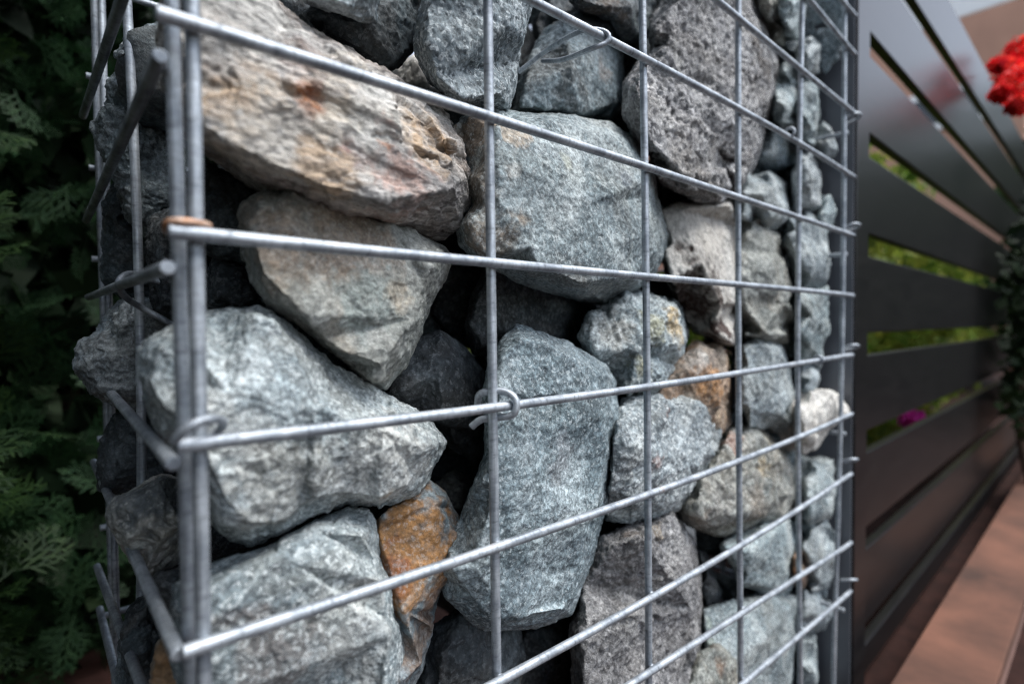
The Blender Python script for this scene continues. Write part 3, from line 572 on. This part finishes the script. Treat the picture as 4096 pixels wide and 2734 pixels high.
# right hand column of stones between the third, fourth and last upright wires
D_ = [
 ([(1697, 850), (1705, 795), (1740, 778), (1790, 800), (1806, 840), (1816, 900), (1820, 960), (1800, 987), (1720, 978), (1700, 930)], .036, .016, 'upright blue grey stone between the third and fourth upright wires', 'pale', 6),
 ([(1700, 1000), (1720, 960), (1810, 975), (1818, 1030), (1822, 1085), (1780, 1060), (1740, 1010)], .05, .034, 'dark stone behind and under the upright blue grey one', 'blue', 5),
 ([(1692, 560), (1705, 510), (1745, 490), (1785, 545), (1812, 640), (1822, 720), (1803, 775), (1755, 785), (1710, 770), (1694, 700)], .045, .018, 'greenish tan stone with a dark hollow right of the whitish stone', 'tan', 6),
 ([(1700, 440), (1712, 405), (1760, 400), (1802, 425), (1812, 480), (1800, 530), (1760, 525), (1705, 500)], .04, .02, 'rounded pale grey stone beneath the violet boulder', 'pale', 5),
 ([(1738, 340), (1750, 296), (1790, 285), (1826, 320), (1822, 375), (1780, 397), (1735, 398)], .055, .035, 'dark green stone right of the violet boulder', 'blue', 5),
 ([(1774, 270), (1780, 190), (1798, 150), (1824, 150), (1826, 230), (1822, 290), (1790, 296)], .04, .02, 'narrow pale stone right of the violet boulder', 'pale', 5),
 ([(1742, -60), (1745, 20), (1768, 90), (1795, 98), (1803, 60), (1795, -60)], .045, .026, 'round grey brown stone at the top edge right of the violet boulder', 'tan', 5),
 ([(1786, -60), (1786, 20), (1800, 75), (1828, 84), (1846, 40), (1846, -60)], .04, .018, 'light blue stone at the top edge by the fourth upright wire', 'pale', 5),
 ([(1822, 150), (1832, 98), (1858, 86), (1880, 106), (1878, 168), (1850, 180)], .036, .014, 'rounded light stone high up behind the fourth upright wire', 'pale', 5),
 ([(1818, 250), (1828, 190), (1862, 178), (1876, 196), (1877, 290), (1868, 338), (1832, 330)], .036, .014, 'tall light stone behind the fourth upright wire, upper part', 'pale', 5),
 ([(1820, 400), (1832, 355), (1858, 350), (1880, 400), (1881, 470), (1862, 490), (1824, 480)], .036, .014, 'light oval stone behind the fourth upright wire', 'pale', 5),
 ([(1798, 560), (1812, 500), (1850, 488), (1898, 520), (1900, 620), (1896, 664), (1830, 670)], .036, .014, 'pale veined stone behind the fourth upright wire, middle', 'pale', 5),
 ([(1824, 700), (1834, 668), (1898, 662), (1900, 760), (1882, 822), (1836, 830)], .034, .014, 'pale green stone right of the fourth upright wire', 'pale', 5),
 ([(1868, 330), (1886, 275), (1905, 280), (1922, 330), (1920, 366), (1886, 370)], .036, .02, 'triangular light blue stone beside the post', 'pale', 5),
 ([(1872, 520), (1880, 458), (1904, 445), (1922, 480), (1926, 524), (1900, 534)], .036, .02, 'small pale stone beside the post below the triangular one', 'pale', 5),
 ([(1870, 30), (1876, -60), (1960, -60), (1960, 70), (1945, 120), (1920, 158), (1886, 130), (1872, 80)], .05, .03, 'dark greenish stone at the top right corner of the cage', 'blue', 5),
 ([(1835, 860), (1842, 828), (1882, 830), (1880, 870), (1862, 912), (1840, 905)], .04, .022, 'small grey stone above the whitish wedge', 'blue', 4),
 ([(1832, 930), (1862, 902), (1905, 900), (1950, 928), (1948, 952), (1905, 980), (1870, 1026), (1846, 1034), (1834, 985)], .014, .006, 'whitish wedge stone poking out at the right edge of the cage', 'white', 5),
 ([(1842, 1100), (1862, 1062), (1905, 1050), (1922, 1058), (1918, 1120), (1905, 1180), (1860, 1216), (1845, 1180)], .03, .014, 'pale stone with a slanted top near the last upright wire', 'pale', 5),
 ([(1840, 1250), (1858, 1210), (1895, 1190), (1922, 1225), (1920, 1290), (1908, 1345), (1862, 1352), (1845, 1310)], .034, .016, 'pale grey stone near the bottom of the last upright wire', 'pale', 5),
 ([(1818, 1290), (1826, 1252), (1846, 1256), (1850, 1330), (1838, 1350), (1820, 1330)], .03, .018, 'thin rust coloured sliver between two pale stones at the lower right', 'rust', 4),
 ([(1830, 1390), (1845, 1352), (1908, 1358), (1914, 1400), (1890, 1440), (1840, 1450)], .036, .018, 'dark grey stone low at the right side of the cage', 'blue', 5),
 ([(1826, 1500), (1840, 1455), (1868, 1460), (1876, 1540), (1866, 1660), (1826, 1660)], .036, .018, 'greenish stone at the bottom right corner of the cage', 'pale', 5),
 ([(1826, 1240), (1828, 1120), (1838, 1060), (1856, 1140), (1850, 1240)], .05, .034, 'dark stone between the brown block and the slanted pale stone', 'dark', 4),
 ([(1780, 610), (1800, 540), (1826, 530), (1830, 700), (1812, 760)], .05, .032, 'shadowed stone behind the fourth upright wire', 'blue', 4),
]
jr = random.Random(5)
for O, a_, b_, lab, m_, lv in D_:
    cx = sum(q[0] for q in O)/len(O); cy = sum(q[1] for q in O)/len(O); O2 = []
    for i, (x, y) in enumerate(O):
        x2, y2 = O[(i+1) % len(O)]; g = jr.uniform(.99, 1.06); O2.append((cx+(x-cx)*1.10, cy+(y-cy)*1.09))
        mx_, my_ = (x+x2)/2, (y+y2)/2; O2.append((cx+(mx_-cx)*g*jr.uniform(.96, 1.05), cy+(my_-cy)*g*jr.uniform(.96, 1.05)))
    stone(O2, a_, b_, lab, m_, level=lv, thick=.045, rough=1.0, smooth=1)
# interior stones
I_ = [
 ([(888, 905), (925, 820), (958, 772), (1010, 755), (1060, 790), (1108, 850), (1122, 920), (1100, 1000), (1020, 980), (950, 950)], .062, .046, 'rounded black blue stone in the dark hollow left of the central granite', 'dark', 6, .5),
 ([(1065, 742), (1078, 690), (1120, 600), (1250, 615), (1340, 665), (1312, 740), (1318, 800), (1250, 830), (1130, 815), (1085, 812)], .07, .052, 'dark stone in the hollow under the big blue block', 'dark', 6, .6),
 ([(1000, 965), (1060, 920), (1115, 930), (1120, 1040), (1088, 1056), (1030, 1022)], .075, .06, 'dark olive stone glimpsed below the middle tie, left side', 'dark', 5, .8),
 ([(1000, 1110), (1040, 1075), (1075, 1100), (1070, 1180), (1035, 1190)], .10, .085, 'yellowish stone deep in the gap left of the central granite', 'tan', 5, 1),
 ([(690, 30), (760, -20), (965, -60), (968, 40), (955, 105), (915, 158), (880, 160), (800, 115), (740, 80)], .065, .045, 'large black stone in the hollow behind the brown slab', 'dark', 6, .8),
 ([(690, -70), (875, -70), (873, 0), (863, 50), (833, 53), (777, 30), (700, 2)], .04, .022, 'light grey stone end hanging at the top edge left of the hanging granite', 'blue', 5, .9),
 ([(880, 215), (905, 155), (950, 128), (1000, 180), (1010, 230), (950, 260)], .12, .10, 'stone coloured whitish for light from behind, deep below the black stone', 'white', 5, 1),  # whitish material paints in the light from behind
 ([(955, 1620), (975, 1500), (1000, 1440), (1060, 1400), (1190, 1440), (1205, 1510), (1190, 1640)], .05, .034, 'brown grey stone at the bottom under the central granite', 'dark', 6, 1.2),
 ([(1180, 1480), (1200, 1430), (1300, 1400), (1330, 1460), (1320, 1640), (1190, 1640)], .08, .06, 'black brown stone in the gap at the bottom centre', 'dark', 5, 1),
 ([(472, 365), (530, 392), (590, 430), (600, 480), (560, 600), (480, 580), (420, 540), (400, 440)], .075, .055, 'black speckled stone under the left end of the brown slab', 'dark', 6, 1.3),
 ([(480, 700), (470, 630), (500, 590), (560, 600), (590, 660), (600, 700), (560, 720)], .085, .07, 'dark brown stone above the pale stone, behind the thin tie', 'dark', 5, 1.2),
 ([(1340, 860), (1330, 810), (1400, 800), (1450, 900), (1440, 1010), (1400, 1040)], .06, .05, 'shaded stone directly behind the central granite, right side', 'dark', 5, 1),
 ([(1520, 430), (1600, 440), (1680, 460), (1690, 500), (1640, 520), (1530, 520)], .085, .07, 'stone coloured black for the shade in the slot under the pitted stone', 'dark', 5, 1),  # black colour stands for the shade in the slot
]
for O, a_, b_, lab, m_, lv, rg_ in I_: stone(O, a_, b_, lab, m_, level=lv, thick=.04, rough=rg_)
stone([(1000, 640), (1060, 590), (1120, 620), (1130, 720), (1090, 800), (1020, 780), (985, 720)], .115, .10, 'stone coloured black for the deep shadow under the big blue block, left', 'dark', level=5, thick=.05)  # added to close the hollow, with its shadow put into the dark colour
stone([(1270, 700), (1330, 680), (1370, 720), (1360, 800), (1318, 800), (1312, 745)], .11, .10, 'stone coloured black for the shadow left of the lumpy green stone', 'dark', level=5, thick=.05)  # added plug stone, its dark colour painting the shadow there
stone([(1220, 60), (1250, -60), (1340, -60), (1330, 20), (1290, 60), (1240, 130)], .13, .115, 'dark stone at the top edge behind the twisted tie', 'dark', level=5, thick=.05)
# stones seen through the left panel
stone([(262, 132), (275, 105), (300, 75), (340, 62), (380, 50), (395, 100), (385, 145), (330, 142), (275, 138)], .13, .115, 'flat grey stone at the upper left, above the dark jagged one', 'blue', level=5, thick=.05, stains=[(330, 100, .12, 15, (.2, .24, .26), .7)])
stone([(213, 285), (225, 262), (258, 232), (251, 183), (285, 165), (330, 148), (375, 150), (410, 300), (400, 487), (350, 554), (300, 500), (272, 400), (232, 345)], .15, .13, 'tall jagged dark stone behind the side wires, upper left', 'blue', level=6, thick=.06, rough=1.7, stains=[(300, 230, .135, 25, (.13, .16, .165), .6)])
stone([(178, 842), (191, 786), (217, 767), (240, 741), (285, 685), (318, 690), (400, 680), (420, 760), (400, 850), (350, 935), (274, 932), (225, 905), (202, 868)], .15, .128, 'dark jagged stone sticking out through the left side of the cage', 'blue', level=6, thick=.06, rough=1.5, stains=[(240, 830, .13, 22, (.12, .13, .125), .7)])
stone([(245, 1183), (262, 1142), (315, 1119), (371, 1087), (415, 1100), (430, 1190), (425, 1280), (337, 1329), (322, 1325), (307, 1299), (277, 1243)], .085, .07, 'cube shaped grey stone sticking out of the lower left side', 'tan', level=6, thick=.05,
      ridge=[(270, 1155, .075), (345, 1208, .062), (375, 1222, .061), (420, 1200, .066), (330, 1318, .072)], sharp=60, rough=.8, chips=6, stains=[(370, 1150, .075, 14, (.07, .09, .1), .9)])  # patch colours the top facet darker than the front
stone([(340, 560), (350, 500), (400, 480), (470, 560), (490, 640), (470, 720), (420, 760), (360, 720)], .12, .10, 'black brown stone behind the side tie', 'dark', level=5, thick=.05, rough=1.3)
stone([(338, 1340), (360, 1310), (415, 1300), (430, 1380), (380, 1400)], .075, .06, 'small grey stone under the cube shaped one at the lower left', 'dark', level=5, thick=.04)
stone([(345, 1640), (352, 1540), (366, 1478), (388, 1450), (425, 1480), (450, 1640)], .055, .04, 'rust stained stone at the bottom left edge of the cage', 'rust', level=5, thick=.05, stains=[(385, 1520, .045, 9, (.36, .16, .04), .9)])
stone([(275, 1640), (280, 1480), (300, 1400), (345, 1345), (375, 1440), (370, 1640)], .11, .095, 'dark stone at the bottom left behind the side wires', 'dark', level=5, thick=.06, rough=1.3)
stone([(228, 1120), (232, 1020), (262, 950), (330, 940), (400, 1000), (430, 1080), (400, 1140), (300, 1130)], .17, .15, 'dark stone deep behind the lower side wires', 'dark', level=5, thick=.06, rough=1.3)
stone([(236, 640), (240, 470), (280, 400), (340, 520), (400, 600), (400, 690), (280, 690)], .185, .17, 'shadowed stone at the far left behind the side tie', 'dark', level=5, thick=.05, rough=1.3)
# filler stones in the depth of the cage
HOLES = [(948, 168, 30), (1306, 768, 9), (1275, 4, 5), (1662, 1318, 30)]
def to_px(p):
    c = M @ np.array(p)+T; return (2048+F*c[0]/c[2])/S, (1367+F*c[1]/c[2])/S, F/S/c[2]
fr = random.Random(11); nf = 0
for yy in (.128, .185):
    for iz in range(-6, 7):
        for ix in range(0, 8):
            x = .034+ix*.058+fr.uniform(-.008, .008)+(.028 if iz % 2 else 0); z = iz*.053+fr.uniform(-.006, .006)-.01; y = yy+fr.uniform(-.008, .008)
            if x > .445: continue
            r = fr.uniform(.026, .034); px, py, k = to_px((x, y, z))
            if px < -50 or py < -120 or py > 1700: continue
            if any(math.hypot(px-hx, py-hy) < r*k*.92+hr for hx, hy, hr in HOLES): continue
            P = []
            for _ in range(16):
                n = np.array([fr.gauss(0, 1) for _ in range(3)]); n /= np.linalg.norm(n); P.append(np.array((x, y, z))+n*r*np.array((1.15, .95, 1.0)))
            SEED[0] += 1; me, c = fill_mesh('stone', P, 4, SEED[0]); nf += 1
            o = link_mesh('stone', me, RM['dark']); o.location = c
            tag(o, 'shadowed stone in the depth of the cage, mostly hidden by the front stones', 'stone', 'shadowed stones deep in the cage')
print('fillers', nf)
# ------------------------------------------------------------------ fence on the right
def board_mat():
    m, nt, b = new_mat('dark_glossy_board'); tc = N(nt, 'TexCoord')
    mp = N(nt, 'Mapping'); mp.inputs['Scale'].default_value = (.15, 1, 1); nt.links.new(tc.outputs['Object'], mp.inputs[0])
    n = noise(nt, mp.outputs[0], 120, 4)
    nt.links.new(ramp(nt, n, [(.3, (.007, .007, .008)), (.7, (.013, .0125, .013))]), b.inputs['Base Color'])
    b.inputs['Roughness'].default_value = .31; b.inputs['Specular IOR Level'].default_value = .32
    return m
BM = board_mat()
POSTM = simple('post_sheen_grey', (.12, .13, .15), .35, .3, var=.12, scale=12)  # grey that paints the reflection on the side of the dark post
fence = empty('board_fence', (.55, .03, GZ)); tag(fence, 'dark glossy fence of wide horizontal boards with open slits, right of the cage', 'fence')
FY = .006
xl, xr = at(1963, 784, FY)[0], at(1991, 784, FY)[0]
box('fence_post', xl, xr, FY, FY+.11, GZ, .9, BM, fence, .0015)
box('post_side_sheen', xl-.0025, xl-.0003, FY+.002, FY+.112, GZ, .9, POSTM, fence, 0)  # stands for the post's left face, its reflection put into the grey
pitch = .092; ztop0 = at(1996, 1419/S, FY+.002)[2]; print('fence top wanted', at(3810/S, 0, FY)[2], 'have', ztop0+5*pitch)      # top edge of the board just below eye level
for k in range(-3, 6):
    z1 = ztop0+k*pitch; z0 = z1-.071
    if z0 < GZ: z0 = GZ+.012
    if z1 < GZ+.03: continue
    box('board', xr+.0008, 2.3, FY+.003, FY+.012, z0, z1, BM, fence, .0015)
box('fence_post', 2.3, 2.36, FY, FY+.06, GZ, .55, BM, fence, .0015)
# terracotta coping in front of the fence
TZ = CAM[2]-.30
tm = simple('terracotta', (.10, .042, .025), .85, var=.6, scale=9, bump=.001)
y1 = atZ(3560/S, 2734/S, TZ)[1]; y0 = atZ(3985/S, 2734/S, TZ)[1]
cop = empty('tile_coping', (1.5, (y0+y1)/2, GZ)); tag(cop, 'low terracotta tiled edging running along the foot of the fence', 'coping')
xx = .1; i = 0
while xx < 4:
    box('tile', xx, xx+1.1996, y0, y1, TZ-.012, TZ, tm, cop, .0012); xx += 1.2
box('base', .1, 4, y0+.004, y1-.004, GZ, TZ-.0125, simple('mortar', (.18, .10, .08), .9), cop, 0)
# ------------------------------------------------------------------ planting
def leaf_cloud(name, n, sampler, size, mat, parent=None, seed=1, kind='leaf', cup=.2):
    rg = np.random.RandomState(seed); P = np.array([sampler(rg) for _ in range(n)])
    a = rg.randn(n, 3); a /= np.linalg.norm(a, axis=1)[:, None]; b = np.cross(a, rg.randn(n, 3)); b /= np.linalg.norm(b, axis=1)[:, None]; nn = np.cross(a, b)
    s = size*rg.uniform(.6, 1.3, n)[:, None]
    q = [P-a*s*.5, P-a*s*.1+b*s*.32+nn*s*cup*.4, P+a*s*.5, P-a*s*.1-b*s*.32+nn*s*cup*.4]
    v = np.stack(q, 1).reshape(-1, 3); f = np.arange(4*n).reshape(-1, 4)
    return link_mesh(name, from_arrays(name, v, f), mat, parent, False)
def spray_arrays(rg, L=.09):
    """one flat fan of scale-leaved conifer twigs"""
    vs, fs = [], []
    def strip(p, d, side, l, w):
        n = len(vs); vs.extend([p-side*w*.5, p+side*w*.5, p+d*l*.6+side*w*.55, p+d*l, p+d*l*.6-side*w*.55]); fs.append((n, n+1, n+2, n+4)); fs.append((n+4, n+2, n+3, n+3))
    u, s, nn = np.array([1., 0, 0]), np.array([0, 1., 0]), np.array([0, 0, 1.])
    strip(np.zeros(3), u, s, L, .0015)
    for i in range(9):
        t = .12+.8*i/9; sg = 1 if i % 2 else -1; l1 = L*(.62-.45*t)*rg.uniform(.8, 1.2); ang = .75*sg
        d1 = u*math.cos(ang)+s*math.sin(ang)+nn*rg.uniform(-.2, .1); s1 = -u*math.sin(ang)+s*math.cos(ang); p1 = u*L*t
        strip(p1, d1, s1, l1, .0015)
        for j in range(5):
            t2 = .2+.7*j/5; sg2 = 1 if j % 2 else -1; a2 = ang+.65*sg2; d2 = u*math.cos(a2)+s*math.sin(a2)+nn*rg.uniform(-.2, .1); s2 = -u*math.sin(a2)+s*math.cos(a2)
            strip(p1+d1*l1*t2, d2, s2, l1*(.5-.25*t2)*rg.uniform(.8, 1.2), .0015)
    return np.array(vs), fs
def conifer(name, n, sampler, mat, parent, seed, L=.052):
    rg = np.random.RandomState(seed); SP = [spray_arrays(rg, L) for _ in range(6)]
    V_, F_ = [], []; off = 0
    for i in range(n):
        p = sampler(rg); v, f = SP[i % 6]
        d = rg.randn(3)+np.array([0, 0, .5])+getattr(sampler, 'bias', np.zeros(3)); d /= np.linalg.norm(d)
        s = np.cross(d, rg.randn(3)); s /= np.linalg.norm(s); nn = np.cross(d, s); sc1 = rg.uniform(.6, 1.2)
        q = (v @ np.stack([d, s, nn]))*sc1; q[:, 2] -= 1.6*(np.linalg.norm(q[:, :2], axis=1)**2); V_.append(q+p)
        F_.append(np.array(f)+off); off += len(v)
    F_ = np.vstack(F_); v = np.vstack(V_)
    me = bpy.data.meshes.new(name); me.from_pydata([tuple(x) for x in v], [], [tuple(dict.fromkeys(x)) for x in F_.tolist()]); me.update()
    return link_mesh(name, me, mat, parent, False)
BARK = simple('bark', (.07, .045, .03), .9, var=.4, scale=60, bump=.004)
def cone_trunk(name, x, y, h, r, parent, z=None):
    z = GZ if z is None else z
    P = catmull([(x, y, z), (x+.02, y+.01, z+h*.3), (x-.01, y+.02, z+h*.65), (x+.015, y, z+h)], .06)
    v, f, uv = tube_arrays(P, r, 10, wob=.2, seed=3); k = (v[:, 2]-z)/h
    v[:, 0] = x+(v[:, 0]-x)*(1-.6*k); v[:, 1] = y+(v[:, 1]-y)*(1-.6*k)
    return link_mesh(name, from_arrays(name, v, f, uv), BARK, parent)
TH = leaf_mat('thuja_green', (.007, .022, .007), (.022, .048, .012), .2)
TH2 = leaf_mat('thuja_dark', (.008, .028, .011), (.02, .05, .018), .2)
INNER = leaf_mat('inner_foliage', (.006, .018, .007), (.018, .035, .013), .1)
def tree_sampler(x0, x1, y0, y1, z0, z1, bias=(0, 0, 0)):
    def f(rg): return np.array([rg.uniform(x0, x1), rg.uniform(y0, y1), rg.uniform(z0, z1)])
    f.bias = np.array(bias); return f
def conifer_tree(lab, x, y, rx, ry, n, mat, seed, z1=.75):
    t = empty('conifer_tree', (x, y, GZ)); tag(t, lab, 'conifer', 'conifers of the hedge on the left')
    def smp(rg):
        while True:
            u = rg.uniform(-1, 1, 3); r = math.hypot(u[0], u[1])
            if r < 1 and r > .35: break
        return np.array([x+u[0]*rx, y+u[1]*ry, (GZ+z1)/2+u[2]*(z1-GZ)/2])
    smp.bias = np.array([.2, -.8, 0])
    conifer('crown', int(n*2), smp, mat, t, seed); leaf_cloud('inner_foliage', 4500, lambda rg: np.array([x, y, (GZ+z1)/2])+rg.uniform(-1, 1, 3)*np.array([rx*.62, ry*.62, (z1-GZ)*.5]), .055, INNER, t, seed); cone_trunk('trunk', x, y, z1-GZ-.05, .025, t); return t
conifer_tree('nearest conifer in the hedge, lit green sprays at the left edge', -.22, .42, .17, .20, 1700, TH, 5, 1.1)
conifer_tree('dark conifer of the hedge close behind the left side of the cage', -.02, .66, .17, .15, 1500, TH2, 6, 1.1)
conifer_tree('conifer of the hedge further back on the left', -.45, .95, .28, .22, 1500, TH2, 7, 1.7)
conifer_tree('conifer of the hedge behind the nearest one', -.12, 1.05, .24, .2, 1300, TH2, 8, 1.7)
conifer_tree('tall dark conifer at the back of the hedge, beyond the others', .18, 1.25, .3, .2, 1200, TH2, 12, 1.7)
conifer_tree('unseen tall conifer added left of the cage corner to shade it and the hedge', -.52, -.02, .30, .34, 1500, TH2, 9, 1.5)  # out of view, added to darken the hedge and the cage's left side
conifer_tree('unseen conifer added beside the camera to block light from the left', -.62, -.55, .32, .3, 1300, TH2, 10, 1.5)  # also out of view, added to hold back light from the left

YG = leaf_mat('yellow_green_leaf', (.10, .20, .025), (.28, .30, .05), .45)
DG = leaf_mat('deep_green_leaf', (.02, .06, .018), (.05, .11, .03), .3)
PKM = leaf_mat('magenta_petal', (.8, .05, .5), (.9, .12, .6), .5); REDM = leaf_mat('red_petal', (.85, .012, .03), (.9, .07, .04), .5)
def shrub(name, lab, cat, x, y, z, rx, ry, rz, n, size, mat, seed, group=None, flowers=None):
    t = empty(name, (x, y, GZ)); tag(t, lab, cat, group)
    def smp(rg):
        while True:
            u = rg.uniform(-1, 1, 3)
            if .3 < np.linalg.norm(u) < 1: break
        u = u*(1+.18*math.sin(u[0]*7+seed)+.12*math.sin(u[2]*9+seed*2))
        return np.array([x+u[0]*rx, y+u[1]*ry, z+u[2]*rz])
    leaf_cloud('crown', n, smp, size, mat, t, seed)
    P = [catmull([(x+dx*.1, y, GZ), (x+dx*.6, y+.02, (GZ+z)/2), (x+dx, y-.01, z+rz*.3)], .04) for dx in (-rx*.4, 0, rx*.5)]
    A = [tube_arrays(p, .006, 8, seed=1) for p in P]; off = 0; vv, ff = [], []
    for v, f, uv in A: vv.append(v); ff.append(f+off); off += len(v)
    link_mesh('stem', from_arrays('stem', np.vstack(vv), np.vstack(ff)), BARK, t)
    return t
def blossom(parent, c, r, mat, n=26, seed=1, petal=.016):
    rg = np.random.RandomState(seed)
    def smp(rg_):
        u = rg_.randn(3); u /= np.linalg.norm(u); return np.array(c)+u*r*rg_.uniform(.6, 1)
    return leaf_cloud('blossom', n, smp, petal, mat, parent, seed, cup=.8)
sh1 = shrub('flowering_shrub', 'yellow green shrub right behind the fence beside the cage, with magenta blossom', 'shrub', .85, .22, .0, .30, .12, .33, 3800, .03, YG, 21, 'shrubs behind the fence')
blossom(sh1, tuple(at(2092, 962, .07)), .016, PKM, 60, 5)
shrub('leafy_shrub', 'yellow green shrub further along behind the fence', 'shrub', 1.6, .28, .0, .5, .16, .4, 3800, .036, YG, 22, 'shrubs behind the fence')
shrub('leafy_shrub', 'green shrub farthest along behind the fence', 'shrub', 3.0, .45, .0, .9, .2, .42, 5200, .04, YG, 23, 'shrubs behind the fence')
shrub('leafy_shrub', 'darker shrub in front of the house, last of the row behind the fence', 'shrub', 4.3, .62, .0, .7, .32, .5, 3800, .06, DG, 24, 'shrubs behind the fence')
# red flowering plant in front of the fence at the right edge
gp = at(2300, 700, -.06); fl = at(2305, 175, -.03)
GD = leaf_mat('dark_leaf', (.006, .016, .006), (.018, .036, .01), .15)
plant = shrub('red_geranium', 'plant with vivid red flower heads at the right edge in front of the fence', 'flowering plant', 1.36, -.05, CAM[2]-.0, .22, .045, .25, 1500, .026, GD, 31)
for (x, y, Y, r) in ((2322, 165, -.03, .026), (2345, 115, -.04, .022), (2290, 150, -.03, .010), (2296, 215, -.03, .012), (2345, 190, -.05, .028), (2335, 240, -.05, .013)): blossom(plant, tuple(at(x, y, Y)), r, REDM, 150, int(x), .013)
# things across the garden that the glossy boards mirror, and the house in the distance
lawn = simple('lawn', (.05, .09, .02), .9, var=.4, scale=20, bump=.01)
def far_shrub(x, y, h, r, seed, lab, mat=DG):
    shrub('garden_shrub', lab, 'shrub', x, y, GZ+h*.52, r, r*.8, h*.5, 2600, .11, mat, seed, 'shrubs across the garden')
for i, (x, y, m_, lab) in enumerate(((4.1, -.1, DG, 'dark green end shrub of the row across the garden, beside the lawn'), (4.0, -.75, DG, 'middle dark shrub of the row across the garden'), (4.2, -1.4, YG, 'lighter shrub in the row across the garden'))): far_shrub(x, y, 1.62, .5, 50+i, lab, m_)
far_shrub(3.2, -1.0, 1.3, .8, 41, 'bushy green shrub across the garden, mirrored in the boards')
far_shrub(4.6, -1.9, 1.6, 1.0, 42, 'taller green shrub farther across the garden', YG)
far_shrub(2.6, -2.6, 1.2, .9, 43, 'round shrub across the garden left of the others')
wallm = simple('peach_render', (.48, .27, .19), .85, var=.12, scale=3); brm = simple('white_render', (.88, .88, .87), .7, var=.04)
house = empty('garden_house', (6, .4, GZ)); tag(house, 'peach and white house far behind the fence at the top right', 'house')
box('wall', 5.2, 9, .3, 4, GZ, 2.25, wallm, house, .01); box('upper_wall', 5.2, 9, .3, 4, 2.2505, 3.6, brm, house, .01)
wf = box('window', 5.17, 5.1995, .5, 1.0, 1.45, 1.75, brm, house, .004)
box('pane', 5.165, 5.1695, .54, .96, 1.5, 1.7, simple('glass_dark', (.03, .035, .04), .08), wf, 0)
# garden on the far side of the wall with a pale slab and wall added to brighten the gaps
gap_slab = box('gap_slab', .50, 1.05, .262, .62, GZ, GZ+.006, simple('gap_slab_pale', (.6, .58, .54), .8, var=.1, scale=9), None, 0); gap_slab['kind'] = 'structure'  # added pale surface, meant to show bright through a gap in the stones
far = shrub('leafy_shrub', 'light green shrub far behind the cage', 'shrub', 2.2, 3.6, .1, 1.2, .4, .6, 3000, .08, YG, 25, 'shrubs behind the fence')

gw = empty('gap_backing_wall', (2, 4.6, GZ)); tag(gw, 'pale wall added far behind the cage to look bright through the gaps', 'garden wall')  # added as a bright background for the gaps
box('wall', -4, 5.1, 4.5, 4.7, GZ, .75, simple('gap_wall_render', (.3, .3, .27), .85, var=.3, scale=4), gw, .01); box('capstone', -4, 5.1, 4.46, 4.74, .7505, .79, brm, gw, .005)
